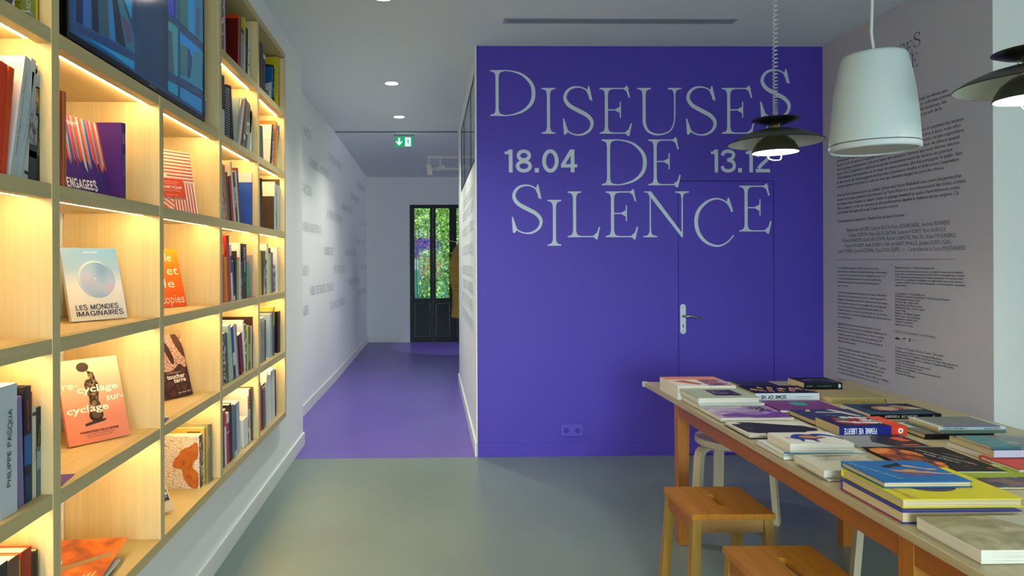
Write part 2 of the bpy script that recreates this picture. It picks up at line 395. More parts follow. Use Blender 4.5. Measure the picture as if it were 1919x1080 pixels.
# right wall with the printed text; it turns away at TY
wr = struct(MB().box(TX, TX + .15, TY, WY + .07, 0, CH).build('wall_right', GREYW))
struct(MB().box(TX + .15, 5.4, TY, TY + .12, 0, CH).box(TX + .001, TX + .15, TY - .001, TY, 0, CH).build('wall_recess', WHITE))
struct(MB().box(5.3, 5.4, YB, TY, 0, CH).build('wall_side', WHITE))
struct(MB().box(4.9, 5.0, WY + .07, HE, 0, CH).box(TX + .15, 5, WY + .0, WY + .07, 0, CH).build('wall_side_room', WHITE))
# shop window wall behind the photographer
m = MB(); m.box(-1.02, -.7, YB - .1, YB, 0, CH).box(3.9, 5.3, YB - .1, YB, 0, CH).box(-.7, 3.9, YB - .1, YB, 0, .06).box(-.7, 3.9, YB - .1, YB, 2.05, CH)
struct(m.build('wall_shop_front', WHITE))
m = MB()
for x in (-.7, .8, 2.3, 3.84): m.box(x, x + .06, YB - .05, YB - .01, .06, 2.05)
m.box(-.7, 3.9, YB - .05, YB - .01, .06, .11).box(-.7, 3.9, YB - .05, YB - .01, 2.0, 2.05)
struct(m.build('window_2', BLK))
# corridor end wall and the glazed door to the garden
EX0, EX1, EZ = -.385, 1.15, 2.481
m = MB(); m.box(-1.5, EX0, HE, HE + .12, 0, CH).box(EX1, 5.0, HE, HE + .12, 0, CH).box(EX0, EX1, HE, HE + .12, EZ, CH)
m.box(EX0 - .17, EX0, HE - .012, HE, .0, EZ + .13).box(EX0, EX1, HE - .012, HE, EZ, EZ + .13)
struct(m.build('wall_corridor_end', WHITE))
DK = mat('#10181b', .5)
m = MB(); m.box(EX0, EX0 + .06, HE, HE + .08, 0, EZ).box(EX0 + .06, EX1, HE, HE + .08, EZ - .05, EZ).box(EX0 + .06, EX1, HE, HE + .08, 0, .03)
d2 = struct(m.build('door_2', DK))
def leaf(x0, x1, gx0, gx1):
    m = MB(); z0, z1 = .79, 2.42
    m.box(x0, gx0, HE + .005, HE + .06, .03, EZ - .05).box(gx1, x1, HE + .005, HE + .06, .03, EZ - .05)
    m.box(gx0, gx1, HE + .005, HE + .06, .03, .10).box(gx0, gx1, HE + .005, HE + .06, .70, z0).box(gx0, gx1, HE + .005, HE + .06, z1, EZ - .05)
    l = m.build('door_leaf', DK, d2, bevel=.002)
    MB().box(gx0, gx1, HE + .03, HE + .036, z0, z1).build('pane', GLASS, l)
    MB().box(gx0 + .004, gx1 - .004, HE + .03, HE + .05, .104, .696).build('panel', mat('#172125', .5), l)
leaf(EX0 + .062, .035, EX0 + .085, -.02); leaf(.037, .40, .085, .33); leaf(.402, .80, .46, .74); 
m = MB(); m.box(.80, EX1, HE + .005, HE + .06, .03, EZ - .05); m.build('door_leaf', DK, d2)
# baseboards
BW = mat('#e2e4dc', .45)
struct(MB().box(XL, XL + .014, YB, 5.31, 0, .1).box(-1.235, XL + .014, 5.31, 5.322, 0, .1).build('baseboard_left', BW, bevel=.003))
m = MB(); m.hexa([(-1.23, 5.323, 0), (-1.221, 5.323, 0), (-1.166, 8.2, 0), (-1.18, 8.2, 0), (-1.23, 5.323, .1), (-1.221, 5.323, .1), (-1.166, 8.2, .1), (-1.18, 8.2, .1)])
m.hexa([(-1.18, 8.2, 0), (-1.166, 8.2, 0), (-1.141, HE, 0), (-1.155, HE, 0), (-1.18, 8.2, .1), (-1.166, 8.2, .1), (-1.141, HE, .1), (-1.155, HE, .1)])
m.box(-1.14, EX0 - .17, HE - .014, HE, 0, .1)
struct(m.build('baseboard_corridor_left', BW))
struct(MB().box(RX - .014, RX, WY - .012, RE, 0, .1).box(RX - .014, RX + .09, RE, RE + .014, 0, .1).build('baseboard_corridor_right', BW))
struct(MB().box(TX - .012, TX, TY, WY - .01, 0, .1).build('baseboard_right', mat('#ccc8c9', .5)))
struct(MB().box(-1.17, .33, 8.19, 8.215, CH - .012, CH).build('trim_2', mat('#6e7a7c', .5)))
# ---- title on the violet wall, letter by letter
def wallpt(u, v): return onY(890 + u / 2.7, 80 + v / 2.7, WY - .0012)
def letter(ch, u, top, bot, u1=None):
    p = wallpt(u, bot); q = wallpt(u, top); cap = q.z - p.z
    g = MB(); wd = glyph(g, ch); sx = cap
    g.v = [(a * sx, b * cap, c) for a, b, c in g.v]; layer(g)
    g.build('letter', PALE, wb, mw=frame(p, (1, 0, 0), (0, 0, 1)))
for ch, u, t in (('D', 78, 139), ('I', 338, 229), ('S', 445, 229), ('E', 631, 229), ('U', 822, 229), ('S', 1068, 229), ('E', 1250, 229), ('S', 1443, 143),
                 ('D', 642, 490), ('E', 878, 490), ('S', 187, 727), ('I', 368, 796), ('L', 470, 753), ('E', 662, 753), ('N', 853, 753), ('C', 1107, 793), ('E', 1338, 724)):
    letter(ch, u, t, t + 232)
def digit(m, ch, w=.165):
    if ch == '1': m.ribbon([(.30, 0), (.30, 1)], w); tri(m, (.30, 1), (.30, .80), (.04, .80), (.04, .91), (.14, .92), (.22, 1)); return .46
    if ch == '.': m.poly([(.02, 0, 0), (.20, 0, 0), (.20, .19, 0), (.02, .19, 0)]); return .28
    if ch == '0':
        P = [(.36 + .275 * math.sin(a), .5 + .43 * math.cos(a)) for a in [2 * math.pi * i / 40 for i in range(41)]]; m.ribbon(P, w); return .76
    if ch == '8':
        for cy, rx, ry in ((.275, .27, .205), (.735, .235, .19)):
            P = [(.35 + rx * math.sin(a), cy + ry * math.cos(a)) for a in [2 * math.pi * i / 36 for i in range(37)]]; m.ribbon(P, w * .93)
        return .74
    if ch == '4': m.ribbon([(.50, 0), (.50, 1)], w); m.ribbon([(0, .285), (.70, .285)], w * .9); m.ribbon([(.46, .96), (.06, .30)], w * .95); return .74
    if ch == '3':
        P = [(.07, .74), (.13, .87), (.33, .93), (.55, .87), (.60, .73), (.50, .60), (.30, .54)]; q = smoothpts(P); m.ribbon(q, w * .93)
        P = [(.30, .54), (.52, .49), (.63, .34), (.58, .15), (.35, .065), (.12, .13), (.06, .28)]; q = smoothpts(P); m.ribbon(q, w * .93); return .74
    if ch == '2':
        P = [(.08, .68), (.13, .86), (.34, .93), (.56, .86), (.61, .70), (.52, .54), (.30, .36), (.12, .17)]; m.ribbon(smoothpts(P), w * .93); m.ribbon([(0, .075), (.68, .075)], .15); return .72
for txt, u, wd in (('18.04', 146, 376), ('13.12', 1190, 310)):
    p = wallpt(u, 657); cap = wallpt(u, 541).z - p.z; gl = []; x = 0
    for ch in txt: g = MB(); a = digit(g, ch); gl.append((g, x)); x += a + .06
    k = wd / 2.7 * .00396 / (x - .08)
    for g, x in gl:
        g.v = [((a + x) * k, b * cap, 0) for a, b, c in g.v]; layer(g); g.build('numeral', PALE, wb, mw=frame(p, (1, 0, 0), (0, 0, 1)))
# ---- door furniture and sockets
h = onY(1279, 626, WY); t = onY(1279, 570, WY)
hp = MB(); cx, cz0, cz1 = 1.878, h.z, t.z; rr = .021
pts = [(cx + rr * math.cos(a), cz1 - rr + rr * math.sin(a)) for a in [math.pi * i / 12 for i in range(13)]] + [(cx + rr * math.cos(a), cz0 + rr + rr * math.sin(a)) for a in [math.pi + math.pi * i / 12 for i in range(13)]]
m = MB(); m.prism(pts, 0, .007)
ALU = mat('#c7d3d6', .35, .2)
dh = m.build('handle_plate', ALU, d1, mw=frame((0, WY, 0), (1, 0, 0), (0, 0, 1)))
STEEL = mat('#a5a39a', .28, .9)
MB().tube([(cx, WY - .006, 1.037), (cx, WY - .035, 1.037), (cx + .012, WY - .047, 1.037), (cx + .04, WY - .05, 1.04), (cx + .09, WY - .05, 1.03), (cx + .128, WY - .048, 1.022)], [.010, .009, .009, .008, .008, .005], 10).build('lever', STEEL, d1, smooth=True)
MB().box(cx - .003, cx + .003, WY - .0085, WY - .0068, .952, .975).build('keyhole', BLK, d1)
for z in (1.108, .922): MB().lathe([(0, 0), (.003, 0), (.003, .0015), (0, .0015)], 10).build('screw', BLK, d1, mw=frame((cx, WY - .0068, z), (1, 0, 0), (0, 0, 1)))
s = thing('wall_socket', 'violet double power socket low on the violet wall', 'socket')
MB().box(.959, 1.125, WY - .012, WY, .147, .234).build('cover_plate', mat('#5a4bbd', .3), s, bevel=.003)
for x in (1.0, 1.084):
    MB().lathe([(0, .0), (.021, .0), (.021, .0015), (.017, .0015), (.017, .0005), (0, .0005)], 24).build('socket_face', mat('#4234a0', .3), s, mw=frame((x, WY - .0122, .19), (1, 0, 0), (0, 0, 1)))
    for dx in (-.007, .007): MB().lathe([(0, 0), (.003, 0), (.003, .001), (0, .001)], 8).build('pin_hole', BLK, s, mw=frame((x + dx, WY - .0135, .188), (1, 0, 0), (0, 0, 1)))
q = onX(655, 661, -1.165)
s = thing('wall_socket', 'white single power socket above the corridor baseboard', 'socket')
MB().box(-1.1688, -1.157, q.y - .045, q.y + .045, q.z - .045, q.z + .045).build('cover_plate', mat('#e8e8e2', .4), s, bevel=.003)
MB().box(-1.157, -1.1565, q.y - .02, q.y + .02, q.z - .02, q.z + .02).build('socket_face', mat('#9a9c98', .4), s)
# ---- names on the corridor walls
NG = mat('#7b888e', .7)
def wx(y): return -1.235 + (y - 5.31) * (.055 / 2.89) if y < 8.2 else -1.18 + (y - 8.2) * (.025 / 3.85)
def corr(txt, x, y, cap, xr=None):
    """baseline start pixel; runs along the corridor"""
    Y = onX(x, y, -1.2).y
    for _ in range(4): p = onX(x, y, wx(Y)); Y = p.y
    p.x += .0015
    nm = MB(); d = Vector((.019, 1, 0)) if Y < 8.2 else Vector((.0065, 1, 0))
    wdt = None
    if xr: wdt = onX(xr, y, wx(Y)).y - Y
    serif_line('wall_name', txt, frame(p, d, (0, 0, 1)), cap, NG, wcl, width=wdt)
for a in (('RAYMONDE ARCIER', 540, 226, .086, 579), ('ANDREA BOWERS', 579.5, 310, .086, 612), ('CATHRYN BOCH', 615, 298, .084, 638), ('GILLE GACHA', 540, 347, .086, 581),
          ('KUBRA KHADEMI', 612.5, 407, .084, 637), ('DARIA KROTOVA', 564.5, 431, .084, 599), ('MISSTIC', 608.5, 477, .084, 623), ('RYM KAROUI', 641, 391, .084, 658.5), ('SUZANNE HUSKY', 657, 371, .084, 671),
          ('KATIA BOURDAREL', 670, 350, .084, 683), ('RACHEL LABASTIE', 667.5, 457, .078, 682), ('PRUNE NOURRY', 625.5, 512, .084, 645), ('YOSRA MOJTAHEDI', 647.5, 478, .078, 665),
          ('NIKI DE SAINT PHALLE', 581, 554, .084, 621), ('JEANNE VICERIAL', 619, 581, .084, 643), ('ANITA MOLINERO', 540, 519, .086, 575), ('LAURE TIXIER', 540, 603, .084, 575),
          ('JEANNE SUSPLUGAS', 653, 534, .078, 671), ('ANILA RUBIKU', 676, 505, .078, 686), ('CELINE CLERON', 670, 554, .078, 686), ('BEYA GACHA', 676, 420, .078, 685)): corr(*a)
def corr2(txt, xa, ya, xb, cap):
    a = onX(xa, ya, RX - .0015); b = onX(xb, ya, RX - .0015)
    serif_line('wall_name', txt, frame(a, (0, -1, 0), (0, 0, 1)), cap, NG, wcr, width=a.y - b.y)
for t, y in (('L EXPOSITION', 396), ('PRESENTEE ICI', 418), ('DONNE A VOIR', 446), ('LES SCULPTRICES', 478), ('VOICES OF SILENCE', 512), ('WOMEN ARTISTS', 536), ('SCULPTURES', 560), ('CONTEMPORAINES', 588)):
    corr2(t, 867, y, 887, .08)
# ---- the wall of text
INK = mat('#2c2b33', .7); INKG = mat('#6d7178', .7); INKP = mat('#3a2c78', .7)
def wline(name, txt, x, y, size, mt, xr=None, X=TX - .0012, **k):
    p = onX(x, y, X); wd = None
    if xr: wd = p.y - onX(xr, y, X).y
    return text(name, txt, frame(p, (0, -1, 0), (0, 0, 1)), size, mt, wr, width=wd, **k)
base = onX(1569, 352.5, TX)
A = [('Imaginée par le commissariat de la Fondation, l’exposition réunit des Diseuses de silence, une', 1776), ('traversée inédite et sensible de l’histoire de la sculpture contemporaine et collective à travers', 1786),
     ('les voix de vingt et une artistes françaises et internationales. Shéhérazade modernes, ces', 1774), ('sculptrices partagent et transmettent leurs récits, par des œuvres choisies au sein de la', 1765), ('Collection de la Fondation Villa Datris et dans les ateliers.', 1728), ('', 0),
     ('Les œuvres explorent les recoins oubliés de nos mythologies collectives et comblent les lacunes', 1806), ('de nos récits avec de nouvelles icônes, farouches et créatrices. Grâce à leurs voix elles', 1801),
     ('préviennent des luttes anciennes et des droits à protéger encore, pour ne pas reproduire', 1807), ('les errances du passé. Lorsqu’elles démantèlent, pierre par pierre, le mur du silence auquel', 1798),
     ('nous sommes confronté·es, c’est pour mieux faire entendre l’histoire que nous devons réécrire', 1798), ('aujourd’hui. Ce parcours, construit autour de conversations entre les œuvres, est ponctué', 1785),
     ('d’installations contemplatives et de mises en scène joyeuses, afin d’accompagner le public dans', 1804), ('la découverte de récits poignants et inspirants. Expérience sensible et fédératrice, l’exposition', 1797),
     ('souhaite donner de la force à celles et ceux qui désirent changer le cours des choses.', 1770), ('', 0),
     ('Avec la Carte blanche qui lui est dédiée, Isthme noir, Yosra Mojtahedi nous ouvre les portes d’un', 1802), ('monde où chaque symbole nous renvoie à la Terre Mère et à une redécouverte des corps, comme', 1809),
     ('une fusion entre humain et nature, créant un paysage immersif en quête d’une harmonie totale.', 1800), ('Tel un cosmos, ce lieu de mémoire et de transformation déploie le mystère de nos origines. Ce', 1797),
     ('futur hérité témoigne de ce qu’il reste encore à écrire.', 1684), ('', 0), ('Commissariat d’exposition : Pauline Ruiz et Jules Fourtine', 1695)]
XX = TX - .0012
z_s = onX(1569, 353, XX).z
def para(lines, x, zbase, i0, pitch, size, mt, **k):
    Y0 = onX(x, 487, XX).y
    for i, (t, xr) in enumerate(lines):
        if not t: continue
        wd = Y0 - onX(xr, 487, XX).y
        text('wall_text', t, frame((XX, Y0, zbase - (i - i0) * pitch), (0, -1, 0), (0, 0, 1)), size, mt, wr, width=wd, **k)
para(A, 1569, z_s, 14, .0312, .0285, INK)
z_n = onX(1569, 474, XX).z
for i, (t, a, b) in enumerate([('Raymonde ARCIER, Cathryn BOCH, Katia BOURDAREL, Andrea BOWERS', 1587, 1780), ('Céline CLERON, Beya GILLE GACHA, Suzanne HUSKY, Rym KAROUI,', 1591, 1773), ('Kubra KHADEMI, Daria KROTOVA, Rachel LABASTIE, Miss.Tic, Anita MOLINERO,', 1579, 1792),
        ('Prune NOURRY, Anila RUBIKU, Niki de SAINT PHALLE, Jeanne SUSPLUGAS,', 1584, 1783), ('Laure TIXIER, Jeanne VICERIAL, Capa VON ZEIPEL  —  Carte blanche à Yosra MOJTAHEDI', 1570, 1808)]):
    para([(t, b)], a, z_n + (4 - i) * .0365, 0, .03, .036, INKG)
a = onX(1569, 487.5, XX); b = onX(1790, 487.5, XX)
MB().poly([(XX, a.y, a.z), (XX, b.y, a.z), (XX, b.y, a.z + .0022), (XX, a.y, a.z + .0022)]).build('ruled_line', INK, wr)
zc = lambda x, y: onX(x, y, XX).z
L1 = ['From April 18 to December 13, 2025, Espace Monte-Cristo', 'presents Voices of Silence, an exhibition offering a contemporary', 'perspective on our collective history. Through the voices of 21', 'French and international women sculptors, these modern-day', 'Sheherazade bring shared narratives to life and pass on a', 'legacy—our own.', '',
      'The artworks selected from the Collection Fondation Villa Datris', 'explore the most forgotten corners of our mythologies and fill in', 'the gaps of contemporary narratives with fierce icons of creation.', 'These women’s voices warn us of struggles still to be fought and', 'hard-won gains that must be protected to avoid repeating the', 'mistakes of the past. And when they dismantle the wall of silence', 'brick by brick, it is in order to render audible the history that must', 'be rewritten today.', '',
      'Highlighting conversations among the works, the Voices of', 'Silence journey is punctuated by contemplative installations and', 'joyful mises en scène that guide visitors to discover moving,', 'inspiring narratives. As a cohesive sensory experience, the', 'exhibition seeks to empower all those who wish to change the', 'trajectory of the present.', '',
      'For the Carte blanche spotlight, Yosra Mojtahedi constructs a', 'symbolic universe in which each element refers to the figure of', 'Mother Earth and a renewed understanding of the body.', 'Conceived as a fusion of human and nature, Mojtahedi’s L’Isthme', 'noir is an immersive landscape conveying a quest for harmony.', 'L’Isthme noir functions as a cosmos, a space of memory and', 'transformation, engaging the mystery of our origins and testifying', 'to a future where our inheritance is yet to be written.', '', 'Curators: Pauline Ruiz and Jules Fourtine']
def cpar(lines, x, ytop, ybot, xr_full, size, mt, **k):
    z0, z1 = zc(x, ytop), zc(x, ybot); n = len(lines); Y0 = onX(x, 487, XX).y
    mx = max(len(t) for t in lines)
    for i, t in enumerate(lines):
        if not t: continue
        wd = (Y0 - onX(xr_full, 487, XX).y) * len(t) / mx
        text('wall_text', t, frame((XX, Y0, z0 + (z1 - z0) * i / max(n - 1, 1)), (0, -1, 0), (0, 0, 1)), size, mt, wr, width=wd, **k)
INK2 = mat('#3a3b44', .7)
cpar(L1, 1569.5, 504, 711, 1670, .019, INK2)
L2 = ['Nous tenons à remercier toutes celles et ceux qui ont participé à la création de cette exposition :', 'artistes, galeries, partenaires et donateurs. Ce travail collectif a rendu possible notre principale', 'mission : partager avec vous notre passion pour la sculpture contemporaine. We would like to thank', 'everyone who has contributed to this exhibition: artists, gallery owners, partners and supporters.', 'This collective effort has made our principal mission possible: to share our passion for contemporary', 'sculpture with you.']
cpar(['Remerciements / Acknowledgements'], 1677, 504, 504, 1751, .024, INKG)
cpar(L2, 1677, 510, 536, 1809, .0165, INK)
cpar(['L’exposition / The Exhibition'], 1677, 552, 552, 1733, .024, INKG)
L3 = ['Commissariat d’exposition et scénographie · Pauline Ruiz et Jules Fourtine', 'Design graphique et dessins · Atelier', 'Montage et régie · Nathan, Sylvain', 'Régie générale · Joël, Thierry et Bruno', 'Réalisation des textes · Cécile et Sylvain', 'Peinture · RCBat', 'Paysagisme · Horticulture et jardins', 'Mise en lumière · Gérard et Stéphane', 'Signalétique et adhésifs · Sacré', 'Traduction · Dawn Michelle', 'Agence de presse · Message']
cpar(L3, 1677, 556.5, 609, 1779, .0175, INK)
cpar(['Merci à nos partenaires / Our Partners'], 1677, 623, 623, 1752, .024, INKG)
cpar(['L’équipe de l’Espace Monte-Cristo / The team'], 1677, 653, 653, 1767, .024, INKG)
L4 = ['Présidente et Fondatrice de la Fondation Villa Datris', 'Vice-président de la Fondation Villa Datris et Chargé des expositions', 'Directrice et Responsable de la Collection Fondation Villa Datris', 'Chargée de communication', 'Chargée de coordination et des événements', 'Chargée de l’accueil des publics', 'Chargée de la médiation culturelle, assistée de Érin', 'Médiateur culturel', 'Assistante de Collection']
cpar(L4, 1677, 659, 700, 1794, .0175, INK)
# three small partner logos
def patch(x0, y0, x1, y1, c):
    a = onX(x0, y0, XX); b = onX(x1, y1, XX)
    return [(XX, a.y, a.z), (XX, a.y, b.z), (XX, b.y, b.z), (XX, b.y, a.z)], mat(c, .7)
m = MB()
for q in ((1677.5, 633, 1686, 637, '#17171a'), (1680, 631.5, 1684, 633, '#17171a'), (1690, 633.5, 1693.5, 636, '#c9a82a'), (1693.5, 633.5, 1697, 636, '#8c1d22'), (1690.5, 637.5, 1697, 639, '#3a3b44'),
          (1703, 634.5, 1707, 637, '#17171a'), (1703, 638, 1707, 640.5, '#17171a'), (1708.5, 636, 1713, 637, '#55565c'), (1708.5, 638.5, 1718, 639.5, '#55565c')): m.poly(*patch(*q))
m.build('partner_logos', None, wr)
# the small title above the wall text
def small(ch, u, bot, sc, xe, ye):
    pass
k = .081 / 235; e = onX(1725, 84, XX); ox = e.y + 1602 * k; oz = e.z + 380 * k
for ch, u, t in (('D', 78, 139), ('I', 338, 229), ('S', 445, 229), ('E', 631, 229), ('U', 822, 229), ('S', 1068, 229), ('E', 1250, 229), ('S', 1443, 143), ('D', 942, 490), ('E', 1378, 490)):
    g = MB(); glyph(g, ch); g.v = [(a * .080, b * .080, c) for a, b, c in g.v]; layer(g)
    g.build('letter', INKP, wr, mw=frame((XX, ox - u * k, oz - (t + 232) * k), (0, -1, 0), (0, 0, 1)))
# ================================================================== ceiling fittings
LAMP = mat('#fff4e2', .5, emit=9, name='lit_diffuser'); WM = mat('#e6e6e0', .4)
for x, y, ox in ((734, 156, 0), (748, 219, 0), (718, -6, 0)):
    p = onz(x, y, CH); p.z = CH
    lb = {734: 'round white ceiling downlight, the nearer one over the corridor', 748: 'round white ceiling downlight just in front of the exit sign, farther one', 718: 'round ceiling downlight cut off at the top edge of the photo'}[x]
    t = thing('ceiling_downlight', lb, 'downlight', 'recessed ceiling downlights', loc=p)
    MB().lathe([(.058, -.004), (.070, -.006), (.074, -.001), (.074, 0), (.058, 0)], 32).build('trim_ring', WM, t, smooth=True)
    MB().lathe([(.0, -.003), (.058, -.003)], 32).build('diffuser', LAMP, t)
    light('downlight_lamp', 'SPOT', (p.x, p.y, p.z - .02), (0, 0, 0), 100, (.98, 1, .92), spot_size=math.radians(125), spot_blend=.9, shadow_soft_size=.05)
t = thing('ceiling_diffuser', 'long white slot air diffuser in the ceiling', 'vent', loc=(1.262, 4.425, CH))
MB().box(-.775, .775, -.045, -.03, -.006, 0).box(-.775, .775, .03, .045, -.006, 0).box(-.775, -.75, -.03, .03, -.006, 0).box(.75, .775, -.03, .03, -.006, 0).build('frame', mat('#9fa5a9', .4), t)
MB().box(-.75, .75, -.03, .03, -.001, 0).build('backing', mat('#3c4448', .5), t)
for y in (-.020, .0, .020): MB().box(-.75, .75, y - .004, y + .004, -.006, -.001).build('slat', mat('#8f969b', .4), t)
# exit sign
t = thing('exit_sign', 'green emergency exit sign hanging under the corridor ceiling', 'sign', loc=(-.337, 8.4, 0))
MB().box(-.13, .13, -.02, .03, CH - .012, CH - .004).build('ceiling_plate', mat('#8a9294', .4), t)
for x in (-.08, .08): MB().tube([(x, 0, CH - .01), (x, 0, 3.02)], .003, 6).build('hanger', ALU, t)
GRN = mat('#0aa568', .4, emit=.75); SWH = mat('#d8fff2', .4, emit=1.3)
MB().box(-.108, .108, -.004, .004, 2.90, 3.022).build('sign_panel', GRN, t)
m = MB(); Yf = -.0048
def P2(pts, mt): m.poly([(x, Yf, z) for x, z in pts], mt)
P2([(-.06, 2.915), (-.022, 2.957), (-.022, 2.972), (-.05, 2.947), (-.05, 3.008), (-.07, 3.008), (-.07, 2.947), (-.098, 2.972), (-.098, 2.957)], SWH)
P2([(.015, 2.905), (.085, 2.905), (.085, 3.014), (.015, 3.014)], SWH)
m.build('pictogram', None, t)
m = MB(); Yf = -.0056
P2([(.048 + .008 * math.cos(a), 2.998 + .008 * math.sin(a)) for a in [math.pi * i / 5 for i in range(10)]], GRN)
P2([(.040, 2.985), (.056, 2.985), (.060, 2.958), (.046, 2.952)], GRN); P2([(.028, 2.980), (.042, 2.988), (.042, 2.980), (.033, 2.973), (.026, 2.962), (.022, 2.965)], GRN)
P2([(.055, 2.985), (.066, 2.972), (.076, 2.972), (.076, 2.965), (.062, 2.964), (.053, 2.975)], GRN)
P2([(.052, 2.958), (.064, 2.945), (.067, 2.925), (.078, 2.925), (.078, 2.918), (.058, 2.918), (.057, 2.938), (.046, 2.950)], GRN); P2([(.046, 2.955), (.040, 2.935), (.024, 2.925), (.026, 2.918), (.045, 2.928), (.056, 2.95)], GRN)
m.build('running_figure', None, t)
# track with spotlights beyond
CR = mat('#f0ecda', .45)
for (x, y, Yt, lb) in ((801, 293, 9.9, 'cream lighting rail nearer the exit sign, carrying two spotlights'), (806, 320, 11.0, 'cream lighting rail farther along, close to the garden door')):
    p = onY(x, y, Yt); zt = CH - (Yt - 8.2) / 3.95 * .075
    t = thing('lighting_rail', lb, 'track light rail', 'lighting rails in the corridor', loc=(p.x, Yt, zt))
    MB().box(0, 2.2, -.018, .018, -.045, 0).build('rail', CR, t, bevel=.003)
    MB().box(.002, 2.19, -.004, .004, -.0465, -.044).build('groove', BLK, t)
def spot(px, py, Yt, ax, lb, ln=.13, r=.04):
    p = onY(px, py, Yt); zt = CH - (Yt - 8.2) / 3.95 * .075 - .046
    t = thing('track_spotlight', lb, 'spotlight', 'cream spotlights on the corridor rail', loc=(p.x, Yt, zt))
    MB().box(-.012, .012, -.014, .014, -.06, 0).build('adapter', CR, t, bevel=.002)
    MB().tube([(0, 0, -.05), (0, 0, -.10)], .009, 10).build('stem', CR, t)
    a = Vector(ax).normalized(); c = Vector((0, 0, -.135))
    MB().tube([c - a * .06, c - a * .058, c + a * ln, c + a * (ln + .002)], [r * .8, r, r, r * .9], 20).build('lamp_head', CR, t, smooth=False)
    return t, p.x
t, X_ = spot(804, 318, 9.9, (.16, -.1, -1), 'cream cylindrical spotlight at the left end of the nearer rail', .11)
t, X_ = spot(825, 318, 9.9, (-1, .6, -.25), 'cream spotlight turned sideways, second along the nearer rail', .05)
light('rail_spot_lamp', 'SPOT', (.62, 10.6, 2.7), (14, 6, 0), 95, (.92, .9, 1), spot_size=math.radians(42), spot_blend=.35, shadow_soft_size=.03)
# ================================================================== pendant lamps, speaker
GUN = mat('#4a4c40', .38, .55); GUNI = mat('#c9cdbd', .55); BULB = mat('#fffbea', .5, emit=14, name='opal_bulb_glow')
def pendant(px, py, Y, s, lb):
    c = onY(px, py, Y)
    t = thing('pendant_lamp', lb, 'pendant lamp', 'layered metal pendant lamps over the book table', loc=c); t.scale = (s, s, s)
    # brim disc (shallow cone curving down), metal outside, pale inside
    pr = [(.030, .048), (.07, .044), (.12, .030), (.17, .008), (.200, -.012)]
    MB().lathe(pr, 56).build('brim_shade', GUN, t, smooth=True)
    MB().lathe([(r, z - .003) for r, z in pr][::-1], 56).build('brim_lining', GUNI, t, smooth=True)
    MB().lathe([(.2005, -.0115), (.2015, -.0145), (.1995, -.0155)], 56, close=True).build('brim_edge', mat('#20231f', .4), t, smooth=True)
    # top saucer, flared
    MB().lathe([(.002, .079), (.03, .079), (.070, .084), (.101, .093), (.1015, .091), (.075, .079), (.04, .068), (.02, .064), (.0, .064)], 48).build('top_saucer', mat('#1d1f1a', .35, .3), t, smooth=True)
    # lower bowl
    pr = [(.030, .020), (.050, .012), (.078, -.012), (.094, -.040), (.099, -.058)]
    MB().lathe(pr, 48).build('lower_bowl', GUN, t, smooth=True)
    MB().lathe([(r - .003, z - .001) for r, z in pr][::-1], 48).build('bowl_lining', mat('#f3eeda', .6), t, smooth=True)
    MB().lathe([(.022, .060), (.024, .020), (.024, .0), (.0, .0)], 24).build('lamp_holder', mat('#8f7f4c', .35, .6), t, smooth=True)
    MB().lathe([(.0, .066), (.022, .064), (.022, .054)], 24).build('collar', mat('#c9b267', .3, .7), t, smooth=True)
    for a in range(3):
        q = 2 * math.pi * a / 3 + .5
        MB().tube([(.033 * math.cos(q), .033 * math.sin(q), .075), (.033 * math.cos(q), .033 * math.sin(q), .018)], .0022, 6).build('strut', STEEL, t)
    MB().lathe([(0, -.052), (.045, -.050), (.085, -.0535), (.088, -.051), (.06, -.03), (0, -.02)], 32).build('bulb', BULB, t, smooth=True)
    h = [(-.034, 0, -.045), (-.036, 0, -.075), (-.030, 0, -.088), (-.012, 0, -.094), (.018, 0, -.094), (.026, 0, -.088), (.028, 0, -.078), (.025, 0, -.045)]
    MB().tube(h, .0022, 8, mat('#e8ebe4', .3)).build('pull_handle', None, t, smooth=True)
    MB().lathe([(0, .118), (.008, .117), (.010, .083), (0, .083)], 16).build('cable_grip', mat('#bfc4c0', .5), t, smooth=True)
    H = (CH - c.z) / s; n = int(H * 420); turns = 46
    pts = []
    for i in range(n * 2 + 1):
        f = i / (n * 2); a = 2 * math.pi * turns * f
        pts.append((.0093 * math.cos(a), .0093 * math.sin(a), .115 + (H - .115) * f ** 1.35))
    MB().tube(pts, .0024, 6).build('coiled_cord', mat('#c7ccc6', .5), t, smooth=True)
    light('pendant_bulb', 'SPOT', (c.x, c.y, c.z - .06 * s), (0, 0, 0), 16, (1, .93, .72), spot_size=math.radians(150), spot_blend=.5, shadow_soft_size=.05)
    light('pendant_inner_bulb', 'POINT', (c.x, c.y, c.z + .028 * s), (0, 0, 0), .5, (1, .9, .65), shadow_soft_size=.012)
pendant(1453, 262, 3.2, 1.06, 'metal pendant lamp in front of the violet wall, on a coiled cord')
pendant(1934, 151, 2.18, 1.06, 'metal pendant lamp cut off by the right edge, nearest the camera')
c = onY(1638, 275, 2.6); SY = 2.6
SPK = mat('#c9d6d4', .38)
t = thing('pendant_speaker', 'white bell-shaped loudspeaker hanging between the two pendant lamps', 'loudspeaker', loc=c)
prof = [(.0, .364), (.085, .363), (.107, .358), (.1135, .346), (.125, .29), (.137, .22), (.148, .12), (.1545, .018), (.155, .010)]
MB().lathe(prof[::-1], 56).build('housing', SPK, t, smooth=True)
MB().lathe([(.1545, .006), (.1535, .010), (.1545, .012)], 56).build('seam', BLK, t, smooth=True)
MB().lathe([(.1545, .007), (.156, .005), (.156, -.012), (.150, -.017), (.146, -.015), (.1455, -.010)], 56).build('rim', SPK, t, smooth=True)
